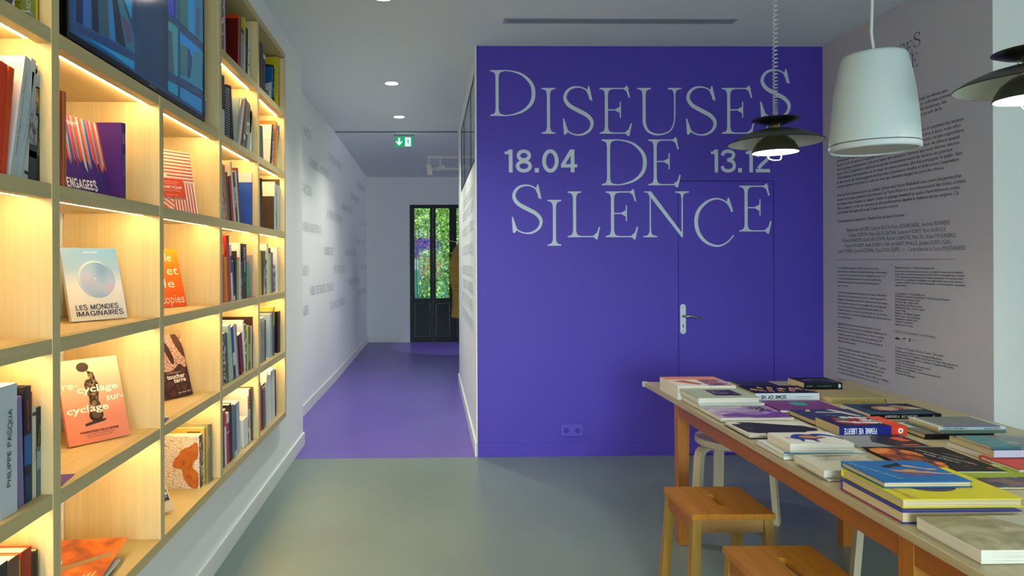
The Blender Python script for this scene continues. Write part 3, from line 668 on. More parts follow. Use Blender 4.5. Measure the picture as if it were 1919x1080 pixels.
MB().lathe([(.1455, -.010), (.08, -.012), (0, -.012)], 56).build('grille', mat('#b5b8b0', .7), t, smooth=True)
H = CH - c.z
MB().tube([(.0, 0, .362), (-.004, 0, .40), (-.010, 0, .45), (-.006, 0, .55), (-.004, 0, .7), (-.003, 0, H)], .0052, 8).build('cable', mat('#d6dedb', .4), t, smooth=True)
MB().tube([(.012, 0, .360), (.004, 0, .40), (-.004, 0, .43), (-.002, 0, .6), (0, 0, H)], .002, 6).build('safety_wire', STEEL, t)
# ================================================================== straw sculpture
t = thing('straw_sculpture', 'tall woven straw garment sculpture hanging beside the garden door', 'sculpture', loc=(.52, 10.1, 0))
STR = photo('woven_straw', [(.3, '#7a5f1f'), (.5, '#b8963c'), (.7, '#d9bd63')], 60, .6, 3, .8, (1, 1, 3))
hh = [(.61, .215), (.66, .21), (.80, .20), (.95, .195), (1.05, .205), (1.15, .235), (1.30, .245), (1.45, .235), (1.58, .20), (1.68, .15), (1.745, .09), (1.77, .04)]
m = MB(); N = 72; pr = []
for i in range(N + 1):
    z = .61 + (1.77 - .61) * i / N
    for (a, ra), (b, rb) in zip(hh, hh[1:]):
        if a <= z <= b: r = ra + (rb - ra) * (z - a) / (b - a); break
    pr.append((r + (.008 if i % 2 else 0) + rnd.uniform(-.003, .003), z))
m.lathe(pr, 48); m.build('woven_body', STR, t, smooth=False)
for z, dx, dz in ((1.74, -.30, .04), (1.60, -.30, -.03), (1.33, -.36, -.05)):
    MB().tube([(-.1, 0, z), (dx, -.03, z + dz)], [.008, .005], 7).build('straw_stick', mat('#d8c489', .7), t)
MB().tube([(0, 0, 1.76), (0, 0, CH - .04)], .002, 5).build('hanging_thread', mat('#bbb9aa', .6), t)
# ================================================================== garden behind the glass door
struct(MB().box(-8, 8, HE + .12, 24, -.08, -.02).build('ground', mat('#6a6f58', .9)))
struct(MB().box(-8, 8, 23.9, 24, 0, 5.0).build('wall_garden', mat('#8d9a98', .8)))
def leafm(c): return mat(c, .45)
LG = [leafm(c) for c in ('#5f9a2c', '#86bd38', '#a9d650', '#3d7322', '#c6e87a')]
def bush(x, y, h, rad, n, lb, name='bamboo_plant', stems=6, seed=1, z0=0.2, cat='plant', grp='leafy plants outside the garden door', cols=LG, ls=.09):
    R_ = random.Random(seed); t = thing(name, lb, cat, grp, loc=(x, y, -.02))
    m = MB()
    for s_ in range(stems):
        a = R_.uniform(0, 6.28); r = R_.uniform(0, rad * .6); bx, by = r * math.cos(a), r * math.sin(a)
        m.tube([(bx * .4, by * .4, 0), (bx, by, h * .5), (bx * 1.5 + R_.uniform(-.1, .1), by * 1.5, h * .97)], [.014, .011, .004], 5)
    m.build('stem', mat('#5d6a2c', .6), t)
    m = MB()
    for i in range(n):
        a = R_.uniform(0, 6.28); r = rad * math.sqrt(R_.random()); z = z0 + (h - z0) * R_.random()
        c = Vector((r * math.cos(a), r * math.sin(a), z)); L = ls * R_.uniform(.6, 1.3); W = L * .22
        d = Vector((R_.uniform(-1, 1), R_.uniform(-1, 1), R_.uniform(-.9, .4))).normalized(); sd = d.cross(Vector((R_.uniform(-1, 1), R_.uniform(-1, 1), 1))).normalized() * W
        m.poly([c, c + d * L * .5 + sd, c + d * L, c + d * L * .5 - sd], R_.choice(cols))
    o = m.build('foliage', None, t); o['kind'] = 'stuff'
bush(-.02, 14.2, 1.75, .24, 900, 'small upright shrub with drooping leaves behind the left door pane', seed=3, z0=.5)
bush(.50, 14.9, 3.0, .40, 3800, 'tall bright bamboo filling the middle door pane', seed=4, stems=12)
bush(-.28, 16.0, 3.6, .6, 1800, 'overhanging foliage at the top of the left door pane', seed=5, z0=2.2)
bush(1.45, 15.5, 3.2, .55, 3000, 'bamboo clump behind the straw sculpture', seed=6, stems=10)
bush(.55, 18.9, 3.8, 1.4, 5000, 'dense pale hedge at the back of the garden', 'garden_hedge', seed=7, stems=10, ls=.15)
PB = photo('painted_panel_print', [(.35, '#26358c'), (.5, '#3c4aa8'), (.58, '#b84a78'), (.7, '#3a60b0')], 14, .6, 5, .6)
t = thing('painted_sign', 'blue and pink painted panel standing behind the left door pane', 'sign', loc=(-.28, 16.95, 0))
MB().box(-.55, .55, 0, .04, 1.55, 2.05).build('painted_board', PB, t); 
for x in (-.5, .5): MB().box(x - .02, x + .02, .0, .04, 0, 1.56).build('post', mat('#56605e', .6), t)
t = thing('garden_basin', 'turquoise water basin with a pale stone rim behind the door', 'basin', loc=(-.3, 16.6, 0))
MB().box(-.7, .7, -.2, .2, 0, 1.25).build('basin_wall', mat('#5fb3a8', .3), t); MB().box(-.75, .75, -.25, .25, 1.25, 1.5).build('rim', mat('#c3ddd6', .6), t)
t = thing('flower_pot', 'red flowers in a pot before the turquoise basin', 'flowers', loc=(.02, 15.4, 0))
MB().lathe([(.0, 0), (.10, 0), (.14, .25), (.12, .25), (.1, .2), (0, .2)], 20).build('pot', mat('#a44a2c', .7), t)
m = MB(); R_ = random.Random(5)
for i in range(160):
    c = Vector((R_.uniform(-.22, .22), R_.uniform(-.15, .15), R_.uniform(1.05, 1.5))); e = .035
    m.poly([c, c + Vector((e, 0, e)), c + Vector((0, .01, 2 * e)), c + Vector((-e, 0, e))])
m.build('flowers', mat('#d83a2c', .5), t)['kind'] = 'stuff'
m = MB()
for i in range(7): m.tube([(0, 0, .2), (R_.uniform(-.15, .15), 0, 1.3)], .006, 5)
m.build('stalk', mat('#4c6b2a', .6), t)['kind'] = 'stuff'
# ================================================================== book builder
PAGE = nodemat('page_edges', lambda nt, b: nt.links.new(ramp(nt, noise(nt, coords(nt, (2, 2, 900)), 1, 2), [(.35, '#b9b4a0'), (.6, '#e6e2d2')]), b.inputs['Base Color']), .8, .2)
PAGEC = nodemat('cream_page_edges', lambda nt, b: nt.links.new(ramp(nt, noise(nt, coords(nt, (2, 2, 900)), 1, 2), [(.35, '#b5a377'), (.6, '#d8c79b')]), b.inputs['Base Color']), .8, .2)
def cmat(c): return c if not isinstance(c, str) else mat(c, .42, spec=.22)
def book(root, W, D, T, spine='L', hard=0, col='#888888', spinecol=None, page=None, edge=None):
    """frame: x across the cover, y up the cover, z out of it; spine on side L, R, F (front, y=0) or B"""
    c = .0028 if hard else .0009; i = .004 if hard else .0004; cm = cmat(col); sm = cmat(spinecol or edge or col); em = cmat(edge or col)
    x0, x1, y0, y1 = i, W - i, i, D - i
    m = MB()
    m.box(0, W, 0, D, 0, c, em); m.box(0, W, 0, D, T - c, T, cm)
    if spine == 'L': m.box(0, c, 0, D, c, T - c, sm); x0 = c
    if spine == 'R': m.box(W - c, W, 0, D, c, T - c, sm); x1 = W - c
    if spine == 'F': m.box(0, W, 0, c, c, T - c, sm); y0 = c
    if spine == 'B': m.box(0, W, D - c, D, c, T - c, sm); y1 = D - c
    m.build('cover', None, root)
    MB().box(x0, x1, y0, y1, c, T - c).build('page_block', page or PAGE, root)
    if spinecol:
        e = .0004; m = MB()
        if spine == 'L': m.poly([(-e, 0, 0), (-e, 0, T), (-e, D, T), (-e, D, 0)])
        if spine == 'R': m.poly([(W + e, 0, 0), (W + e, D, 0), (W + e, D, T), (W + e, 0, T)])
        if spine == 'F': m.poly([(0, -e, 0), (W, -e, 0), (W, -e, T), (0, -e, T)])
        m.build('spine', sm, root)
def art(root, W, D, T, items):
    """flat print on the cover: polygons / pictures in 0..1 cover coordinates, and words"""
    m = MB(); n = 0
    for it in items:
        n += 1; z = T + .0003 + n * .00006
        k = it[0]
        if k == 'p': m.poly([(u * W, v * D, z) for u, v in it[2]], cmat(it[1]))
        elif k == 's':
            q = list(it[2]); q = smoothpts([q[-1]] + q + [q[0], q[1]], 5)[5:-5]; m.poly([(min(max(u, 0), 1) * W, min(max(v, 0), 1) * D, z) for u, v in q[:-1]], cmat(it[1]))
        elif k == 'r': a, b, c, d = it[2]; m.poly([(a * W, b * D, z), (c * W, b * D, z), (c * W, d * D, z), (a * W, d * D, z)], cmat(it[1]))
        elif k == 'o':
            cx, cy, rx, ry = it[2]; m.poly([((cx + rx * math.cos(a)) * W, (cy + ry * math.sin(a)) * D, z) for a in [2 * math.pi * i / 32 for i in range(32)]], cmat(it[1]))
        elif k == 't':  # ('t', words, u, v, size, colour, width, turn, opts)
            _, txt, u, v, sz, c, wd, turn = it[:8]; kw = it[8] if len(it) > 8 else {}
            r = Vector((math.cos(turn), math.sin(turn), 0)); q = Vector((-r.y, r.x, 0))
            if kw.get('sans'): serif_line('cover_title', txt, frame((u * W, v * D, z), r, q), sz, cmat(c), root, width=wd, sans=kw['sans'])
            elif kw.get('serif'): serif_line('cover_title', txt, frame((u * W, v * D, z), r, q), sz, cmat(c), root, width=wd)
            else: text('cover_title', txt, frame((u * W, v * D, z), r, q), sz, cmat(c), root, width=wd, **kw)
    if m.f: m.build('cover_print', None, root)
def sp_text(root, W, D, T, txt, v0, v1, col, up=True, spine='R', cap=.5, serif_=False, bold=0):
    """title along a standing book's spine (x = W side), between heights v0..v1"""
    h = T * cap
    if up: p = (W + .0009, v0 * D, T / 2 + h / 2); r = (0, 1, 0); u = (0, 0, -1)
    else: p = (W + .0009, v1 * D, T / 2 - h / 2); r = (0, -1, 0); u = (0, 0, 1)
    n = Vector(r).cross(Vector(u))
    # letters face +x
    mw = frame(p, r, Vector((1, 0, 0)).cross(Vector(r)))
    p = Vector((W + .0009, (v0 if up else v1) * D, T / 2)) - Vector((1, 0, 0)).cross(Vector(r)) * h / 2
    mw.translation = p
    if txt.isupper(): serif_line('spine_title', txt, mw, h, cmat(col), root, width=(v1 - v0) * D, sans=.15)
    else: text('spine_title', txt, mw, h / .715, cmat(col), root, width=(v1 - v0) * D, bold=bold)

# ================================================================== the bookshelf
WV = wood('oak_veneer_upright', '#d6ba84', '#e8cf9c', 2); WH = wood('oak_veneer_board', '#d0b580', '#e2c896', 1)
WF = wood('oak_edge_upright', '#c0ad78', '#cfbd88', 2, 60, .5); WFH = wood('oak_edge_board', '#b9a672', '#c9b782', 1, 60, .5)
XF = -.97; XK = -1.31; TH = .038
tops = [.459 + .3975 * k for k in range(7)]
ys = [1.740 + .6767 * k for k in range(-2, 5)]      # centres of the uprights
shelf = thing('bookshelf', 'built-in pale oak bookshelf with lit compartments along the left wall', 'bookshelf', loc=(0, 0, 0))
LED = mat('#ffd993', .5, emit=72, name='warm_led'); PROF = mat('#c9c9c2', .4, .6)
for i, y in enumerate(ys):
    z1 = SZ1
    zz = [(SZ0, z1)] if i != 3 else [(SZ0, tops[4])]
    for a, b in zz:
        m = MB(); m.box(XK, XF + .001, y - .018, y + .018, a + .0001 + .038 * (a == SZ0), b - .0001 - .037 * (b == z1), WV)
        k = len(m.mi); m.mi[k - 3] = m.m(WF)      # the front edge
        m.build('upright', None, shelf, bevel=.001)
for k in range(7):
    z = tops[k]
    if k in (0, 6):
        MB().box(XK, XF, ys[0] - .018, ys[-1] + .018, z - TH, z).build('shelf_board', WFH, shelf, bevel=.001); 
        if k == 0: continue
        continue
    spans = [(ys[i] + .018, ys[i + 1] - .018) for i in range(6)]
    for i, (a, b) in enumerate(spans):
        if k == 5 and i in (2, 3): continue
        if k == 4 and i in (2, 3): a = ys[2] + .018 if i == 2 else ys[3]; b = ys[3] if i == 2 else ys[4] - .018
        m = MB(); m.box(XF - .036, XF - .0005, a, b, z - TH, z, WFH); m.box(XK, XF - .036, a, b, z - .026, z, WH)
        m.build('shelf_board', None, shelf)
        st = MB().box(XF - .050, XF - .037, a + .03, b - .03, z - .029, z - .026).build('led_profile', PROF, shelf)
        MB().box(XF - .048, XF - .039, a + .035, b - .035, z - .0372, z - .029).build('led_strip', LED, st)
MB().box(XK - .012, XK - .002, ys[0] - .018, ys[-1] + .018, SZ0, SZ1).build('back_panel', WHITE, shelf)
MB().box(XK, XK + .01, ys[2] + .018, ys[4] - .018, tops[4], tops[6] - TH).build('screen_niche_panel', mat('#141311', .6), shelf)
# led light in the bottom row comes from the board above (k = 1)
# ---------------------------------------------------------------- the screen
t = thing('wall_screen', 'black-framed television in the bookshelf showing a picture of bookshelves', 'television')
XS = -1.0; Y0, Y1, Z0, Z1 = 1.853, 2.972, 2.072, 2.712
FR = mat('#08090a', .25)
MB().box(XS - .045, XS - .004, Y0 + .004, Y1 - .004, Z0 + .004, Z1 - .004).build('casing', mat('#0b0b0c', .5), t, bevel=.004)
MB().box(XS - .012, XS, Y0, Y0 + .012, Z0, Z1).box(XS - .012, XS, Y1 - .012, Y1, Z0, Z1).box(XS - .012, XS, Y0 + .012, Y1 - .012, Z0, Z0 + .02).box(XS - .012, XS, Y0 + .012, Y1 - .012, Z1 - .012, Z1).build('bezel', FR, t, bevel=.0015)
MB().box(XK + .01, XS - .045, 2.25, 2.55, 2.3, 2.5).build('wall_bracket', FR, t)
MB().box(XS - .02, XS - .002, 2.86, 2.93, Z0 - .010, Z0).build('sensor_box', FR, t)
def scr(c, e=.3): return mat(c, .12, emit=e, spec=.5)
XG = XS - .003
def sq(px): return [Vector((XG, onX(x, y, XG).y, onX(x, y, XG).z)) for x, y in px]
m = MB(); m.poly([(XG, Y0 + .012, Z0 + .02), (XG, Y1 - .012, Z0 + .02), (XG, Y1 - .012, Z1 - .012), (XG, Y0 + .012, Z1 - .012)], scr('#16406a'))
m.build('display', None, t)
def S(x, y): return (100 + x / 4.5, y / 4.5)
m = MB(); XG += .0006
for c, pts in [('#12548c', [(165, -60), (165, 270), (690, 600), (690, 320), (560, -60)]), ('#143a62', [(690, -60), (690, 590), (960, 760), (960, -60)]), ('#0d2f52', [(925, -60), (915, 735), (965, 765), (965, -60)]),
               ('#1a4a80', [(175, -60), (175, 275), (690, 440), (690, 380), (600, 330), (430, 230), (260, 100), (250, -60)]), ('#1b3e6e', [(170, 180), (690, 455), (690, 520), (170, 260)]), ('#0e86b8', [(280, 310), (680, 520), (680, 590), (560, 500)]),
               ('#0b1e4c', [(190, -60), (190, 180), (250, 210), (250, -60)]), ('#1d5c9c', [(250, -60), (250, 210), (315, 245), (315, -60)]), ('#0a1638', [(320, -60), (330, 250), (385, 285), (375, -60)]), ('#1f4f66', [(385, -60), (395, 285), (440, 310), (420, -60)]),
               ('#3b4a44', [(425, -60), (440, 300), (470, 330), (450, -60)]), ('#1f6fae', [(455, -60), (475, 320), (525, 355), (500, -60)]), ('#0c2038', [(490, -60), (530, 345), (612, 410), (530, -60)]), ('#1d6a80', [(530, -60), (615, 400), (690, 450), (650, 200), (600, 60), (570, -60)]),
               ('#4c4468', [(570, 130), (620, 370), (668, 350), (640, 190)]), ('#1787b8', [(570, -60), (660, 160), (665, -60)]),
               ('#2a3bb0', [(960, -60), (965, 105), (1020, 155), (1020, -60)]), ('#28527a', [(1025, -60), (1025, 160), (1065, 190), (1065, -60)]), ('#2a6a70', [(1065, -60), (1068, 190), (1140, 255), (1130, -60)]), ('#0d86c8', [(1130, -60), (1140, 255), (1190, 300), (1190, -60)]), ('#1c6f94', [(1190, -60), (1190, 300), (1262, 370), (1262, -60)]), ('#31517a', [(1205, 60), (1200, 280), (1230, 310), (1235, 70)]),
               ('#22446c', [(965, 110), (1262, 385), (1262, 440), (965, 170)]),
               ('#2c8c9a', [(968, 175), (968, 590), (1050, 650), (1050, 235)]), ('#3c5468', [(968, 250), (968, 590), (1020, 620), (1000, 270)]), ('#0a80d0', [(1068, 265), (1068, 380), (1150, 420), (1190, 600), (1250, 560), (1250, 430)]), ('#2a6c7a', [(1068, 370), (1068, 610), (1130, 655), (1135, 400)]), ('#2a7894', [(1180, 430), (1150, 660), (1255, 740), (1262, 440)]), ('#2a7ca0', [(1068, 620), (1150, 660), (1262, 745), (1262, 770), (1068, 650)]),
               ('#22446c', [(965, 590), (1262, 790), (1262, 830), (965, 660)]), ('#22446c', [(1050, 230), (1066, 245), (1066, 700), (1050, 690)]),
               ('#1a86b0', [(968, 680), (968, 760), (1050, 815), (1050, 720)]), ('#127ab8', [(1068, 730), (1068, 830), (1250, 950), (1250, 840)]), ('#1e5c80', [(1265, 840), (1262, 960), (1285, 975), (1285, 850)])]:
    XG += .00002
    m.poly(sq([S(*p) for p in pts]), scr(c))
m.build('picture', None, t)
p = onX(289, 164, XS + .001)
text('maker_name', 'SAMSUNG', frame((XS + .0006, 2.385, Z0 + .006), (0, 1, 0), (0, 0, 1)), .0125, mat('#aab0b4', .4), t)

# ================================================================== standing books
ROWN = ['bottom shelf', 'fifth shelf', 'fourth shelf', 'third shelf', 'second shelf', 'top shelf']
COLN = {2: 'nearest column', 3: 'left column under the television', 4: 'right column under the television', 5: 'last column but one', 6: 'far end column'}
def stand(colno, row, specs):
    zs = tops[row]; prev = None
    for sp in specs:
        xb0, xb1, xt, yt, colr, desc = sp[:6]; o = sp[6] if len(sp) > 6 else {}
        rec = o.get('rec', .03); X = XF - rec; W = o.get('w', .21)
        yn, yf = onX(xb0, 480, X).y, onX(xb1, 480, X).y
        lo, hi = ys[colno - 1] + .0185, ys[colno] - .0185
        yf = min(yf, hi - .001); yn = max(yn, lo + .001)
        T = max(yf - yn, .004)
        if prev and yn < prev[0] + .0006: yn = prev[0] + .0006; yf = max(yf, yn + .005); T = yf - yn
        pt = onX(xt, yt, X); dz = pt.z - zs; dy = pt.y - yf
        if abs(dy) < .008: dy = 0
        hgt = min(math.hypot(dz, dy), .346); th = math.atan2(dy, dz)
        if th < 0: th = -math.asin(min(math.sin(-th), max(0, (yn - lo) / hgt)))
        if prev:                                       # never lean into the book in front
            zm = min(prev[2], hgt * math.cos(th)); need = math.atan2(prev[0] + zm * prev[1] + .0006 - yn, zm)
            if need > th: th = need
        if th > 0: th = math.asin(min(math.sin(th), max(0, (hi - yf) / hgt)))
        prev = (yf, math.tan(th), hgt * math.cos(th))
        T = T * math.cos(th)
        s, c = math.sin(th), math.cos(th)
        if yn + hgt * s < lo and s < 0: pass
        M_ = Matrix(((1, 0, 0), (0, s, c), (0, -c, s))).transposed().to_4x4()
        M_.translation = (X - W, yf, zs + .0006 + (T * -s if s < 0 else 0))
        root = thing(o.get('name', 'book'), '%s, %s, %s' % (desc, ROWN[row], COLN[colno]), o.get('cat', 'book'), 'books on the %s of the %s' % (ROWN[row], COLN[colno]), mw=M_)
        if o.get('spiral'):
            book(root, W, hgt, T, 'R', 0, colr, o.get('sp', colr))
            m = MB(); n = int(hgt / .012)
            for i in range(n):
                yy = .01 + i * .012
                m.tube([(W - .006, yy, -.001), (W + .004, yy, T * .2), (W + .006, yy, T * .5), (W + .004, yy, T * .8), (W - .006, yy, T + .001)], .0016, 5)
            m.build('spiral_binding', mat('#b9bcb8', .35, .7), root)['kind'] = 'stuff'
        else: book(root, W, hgt, T, 'R', o.get('hard', 0), colr, o.get('sp'), o.get('page'), o.get('edge'))
        if o.get('art'): art(root, W, hgt, T, o['art'])
        if o.get('bands'):
            m = MB()
            for v0, v1, cc in o['bands']: m.poly([(W + .0007, v0 * hgt, .0), (W + .0007, v1 * hgt, 0), (W + .0007, v1 * hgt, T), (W + .0007, v0 * hgt, T)], cmat(cc))
            m.build('spine_print', None, root)
        for st_ in o.get('txt', []): sp_text(root, W, hgt, T, *st_)
BWP = photo('black_white_picture', [(.3, '#1b1b1c'), (.5, '#8d8f8d'), (.7, '#dcdcd6')], 14)
MULTI = photo('coloured_picture', [(.3, '#1c2233'), (.42, '#8c3a2c'), (.52, '#c9a35c'), (.62, '#3c5a74'), (.75, '#dad2c0')], 16)
LAND = photo('landscape_picture', [(.35, '#3a3a2c'), (.5, '#8f8a63'), (.62, '#5f93b8'), (.75, '#3f7fc0')], 9)
SPEC = photo('speckled_spine', [(.4, '#17181a'), (.52, '#5b5d5c'), (.6, '#e3e1d8')], 60, .2, 3)
DOTS = photo('dotted_spine', [(.45, '#15162c'), (.55, '#2a2450'), (.62, '#e05080'), (.7, '#3fb0d0')], 40, .2, 1)
# --- last column but one (5), far end column (6): pixel edges of each spine and its top
stand(5, 5, [(416.4, 418.2, 414, -14, '#9c2f24', 'thin red leaning softback'), (418.2, 421.2, 418, -16, SPEC, 'black and white speckled leaning softback'), (421.2, 424.6, 420.5, -10, '#b0a3ab', 'thin pinkish grey leaning softback'),
  (446.6, 449.6, 449.6, 31.5, '#5e1510', 'large dark red boxed hardback', {'hard': 1, 'w': .27, 'sp': '#c03a1e', 'edge': '#b8361c', 'art': [('r', '#c4401c', (0, .93, 1, 1))]}), (450, 451.8, 451.8, 35, '#27304a', 'dark blue thin softback beside the red box'), (452, 456.8, 456.8, 58, '#8d928e', 'low grey softback', {'bands': [(.9, 1, '#1c1c1e'), (.5, .55, '#444')] if False else [(.9, 1, '#1c1c1e')]}),
  (457.2, 460.6, 460.6, 37, '#b5b13a', 'tall yellow spined softback', {'bands': [(0, .55, '#b9bab2')]}), (461, 465, 465, 56.5, '#0d0e10', 'black hardback', {'hard': 1}), (465.4, 468.6, 468.6, 60, '#c9cec6', 'thin white softback with small marks', {'bands': [(.3, .33, '#444a4a'), (.6, .62, '#444a4a')]})])
stand(6, 5, [(486, 489.3, 487.4, 78, '#14161a', 'black folder against the divider'), (489.5, 494, 492.5, 85, '#1d1f22', 'black magazine file with glints'), (494.4, 498.6, 497.6, 106, '#23252a', 'short black softback with a pale top', {'bands': [(.9, 1, '#c9ccd0')]}),
  (508.6, 510.4, 512, 128, '#2f5f98', 'small softback with blue sky and white rock cover', {'w': .16, 'rec': .05, 'art': [('r', '#1f5c98', (0, .55, 1, 1)), ('p', '#c3c6c6', [(0, 0), (1, 0), (1, .6), (.5, .52), (0, .45)]), ('r', BWP, (.1, .05, .9, .4))]}),
  (520, 522.3, 522.3, 110, '#c7b41c', 'yellow exhibition catalogue', {'w': .26, 'sp': '#d8c81a', 'art': [('r', photo('teal_stripes', [(.4, '#15262a'), (.55, '#3c7478'), (.7, '#6a9a92')], 5, .3, 2, .4, (1, 5, 1)), (.3, .0, .93, .78)), ('p', '#23302c', [(.5, .88), (.9, .84), (.92, .78), (.6, .80)])]}),
  (522.6, 525.4, 525.4, 111, '#4b4c50', 'dark grey softback'), (525.8, 528.4, 528.4, 118, '#a9aaa8', 'grey softback with black specks on its spine', {'bands': [(.7, .76, '#222')] if False else [(.7, .76, '#222222'), (.2, .3, '#333333')]})])
stand(5, 4, [(416.2, 421.6, 419.8, 143, '#27323c', 'dark slate leaning softback', {'bands': [(0, .45, '#a4b2b6')]}), (422, 430.6, 427, 166, '#101113', 'black spiral bound notebook', {'spiral': 1}), (431, 439, 430.6, 165, '#131210', 'black leaning folder', {'rec': .04}),
  (439.2, 443.2, 448.8, 185, '#93a6a8', 'pale blue thick hardback leaning right', {'hard': 1, 'w': .24, 'sp': '#7b98aa'}), (443.6, 446.6, 456, 188, '#a99a86', 'beige leaning softback', {'sp': '#8d8a80'}), (447, 450.4, 459.5, 188, '#b3b0a8', 'grey leaning softback'),
  (450.8, 454.6, 462.5, 188, '#7a5a40', 'brown leaning hardback with a copper top', {'hard': 1, 'sp': '#584032'}), (455, 457.6, 465, 193, '#6a6a64', 'dark grey leaning softback', {'bands': [(.2, .3, '#c9c9c0')]}), (458, 462, 468, 196, '#4c4e4c', 'charcoal leaning book with silver lettering', {'bands': [(.3, .6, SPEC)]}),
  (462.4, 465.6, 470, 205, '#8f948c', 'grey green leaning softback'), (466, 468.6, 470.4, 213, '#5c6864', 'slate upright softback', {'bands': [(0, .5, '#9aa5a2')]}), (469, 473, 474, 212, '#c2cac4', 'white softback'), (473.3, 475.2, 477, 204, '#d7d6cc', 'thin white softback with a violet foot', {'bands': [(0, .12, '#5a4aa0')]})])
stand(6, 4, [(487, 490, 488, 236, '#5a635c', 'grey green leaning softback'), (490.4, 494.4, 491, 238, '#4b564c', 'dark green leaning softback'),
  (508.8, 511.6, 514.8, 238, '#2b2424', 'patterned dark book leaning right', {'bands': [(0, 1, SPEC)], 'w': .2, 'art': [('r', '#e3decd', (0, 0, .95, 1)), ('p', '#2a2826', [(.42, .08), (.62, .3), (.66, .62), (.70, .62), (.72, .28), (.72, .1)]), ('r', '#c9c2ae', (0, .62, .95, .63))]}),
  (512, 515, 520, 232, '#d9622a', 'orange hardback leaning right', {'hard': 1, 'w': .26}), (519, 521, 522.5, 247, '#c9b862', 'thin yellow softback'), (521.4, 525.2, 525.2, 255, '#d8cfb4', 'cream softback with a black stroke', {'art': [('p', '#1d1d1d', [(.7, .22), (.95, .12), (.95, .15), (.7, .25)])]}), (525.6, 529.6, 529.6, 245, '#2c5c98', 'blue hardback', {'hard': 1})])
stand(5, 3, [(417.6, 424, 417.5, 310, MULTI, 'softback with a dark and orange photograph'), (425, 427.4, 421, 311, '#c06c48', 'salmon spined leaning softback'), (428, 431.6, 425.5, 325, '#135c3a', 'dark green leaning hardback', {'hard': 1}), (435, 438.8, 432.6, 332, '#8f2440', 'crimson leaning hardback'),
  (439.2, 442.4, 433.4, 305, '#c8b890', 'large beige leaning hardback', {'hard': 1, 'w': .25}), (442.8, 446.4, 438, 325, '#35383c', 'black and silver leaning softback', {'bands': [(.3, .7, BWP)]}), (446.6, 448.8, 443, 322, '#b9bcbc', 'grey white leaning softback'), (449, 451.2, 445.6, 316, '#6b2428', 'maroon leaning hardback'),
  (471.8, 474.4, 474.4, 343.5, '#2c54b4', 'bright blue softback', {'w': .2, 'sp': '#244aa6'}), (475, 477.8, 477.8, 343.5, '#cfd0c8', 'thin white softback behind the blue one'), (478, 480.4, 480.4, 334.5, '#3c2c1c', 'large dark brown hardback', {'w': .30, 'hard': 1}), (480.7, 482, 482, 336, '#bcc8c8', 'thin pale softback against the divider')])
stand(6, 3, [(487, 489.5, 486.5, 345, '#7c4a4c', 'maroon dotted softback'), (490.4, 494.8, 490, 337, '#17130f', 'black leaning hardback', {'hard': 1}), (512.2, 514.4, 514.4, 369, '#4c3a26', 'small brown paperback', {'w': .15, 'sp': '#1f5a6c'}), (514.7, 516.5, 516.5, 342, '#dcd5be', 'cream softback behind the brown one', {'w': .21}),
  (516.8, 519.6, 519.6, 346, LAND, 'softback with blue sky landscape'), (520, 524.4, 524.4, 349, '#aab8ba', 'pale grey hardback', {'hard': 1}), (524.6, 525.9, 525.9, 333.5, '#3a2c1a', 'large dark brown thin book', {'w': .30}), (526.1, 528, 528, 355, '#c2cacb', 'thin white softback'), (528.2, 530.6, 530.6, 353, LAND, 'second landscape softback at the end')])
stand(5, 2, [(417, 420.6, 418.6, 478, '#d4481c', 'orange red paperback'), (420.8, 422.2, 420.3, 458, '#e0761c', 'thin orange softback'), (423.4, 427, 422.4, 484, '#c9962a', 'gold leaning paperback'), (427.8, 433.6, 426, 444, '#b0301f', 'tall red leaning hardback', {'hard': 1, 'w': .22}), (434, 437.4, 431.4, 460, '#c9ced0', 'white and blue leaning softback', {'bands': [(.5, .8, '#20408c')]}),
  (437.6, 440.4, 436.6, 491, '#2c3c64', 'navy leaning softback', {'bands': [(0, .12, '#c9d0d4')]}), (440.8, 443.6, 443.8, 471, '#33281a', 'dark brown softback'), (444.2, 448.4, 448.8, 483, '#a3a07c', 'sage green softback', {'bands': [(.96, 1, '#d0401c')]}), (449, 451, 451.4, 456, '#dcd8c8', 'tall white softback', {'w': .24}), (451.4, 453.4, 453.4, 491, '#1f1b38', 'dark softback with pink dots', {'bands': [(0, 1, DOTS)]}),
  (453.8, 461.8, 461.8, 458, '#15161a', 'tall black book with white spine title', {'w': .17, 'txt': [('WANG KEPING', .48, .94, '#c9cdd0', False, 'R', .3), ('AAM', .30, .40, '#8d9296', False, 'R', .25)]}), (462.4, 465.8, 465.8, 492, '#1f9c6c', 'bright green paperback'), (473, 475.2, 475.2, 479, '#a3969e', 'mauve grey softback with a drawing', {'w': .19, 'art': [('r', BWP, (.35, .1, .8, .5))]})])
stand(6, 2, [(487, 490.2, 489, 470, '#d8a62c', 'gold and green softback'), (490.6, 493.2, 491, 471, '#3f3c20', 'olive softback'), (493.6, 497.4, 497.4, 471, '#6c6040', 'olive picture softback', {'bands': [(0, .6, BWP)]}), (497.7, 499.5, 499.5, 487, '#4a4038', 'patterned brown paperback', {'bands': [(0, 1, SPEC)]}),
  (499.8, 502.8, 503, 458, '#d6d2c4', 'tall white softback', {'w': .25}), (503.2, 506.6, 506.6, 465, '#c4c472', 'yellow green softback with a brown head', {'bands': [(.88, 1, '#4a2c20')]}), (507, 508.6, 508.6, 472, '#8c9294', 'grey softback'), (508.8, 511.2, 511.2, 474, '#5c4c68', 'dull violet softback'),
  (518.8, 521.2, 521.2, 464, '#d5d5d0', 'white book with a black and white photograph', {'w': .2, 'art': [('r', BWP, (.3, .02, .95, .62))]})])
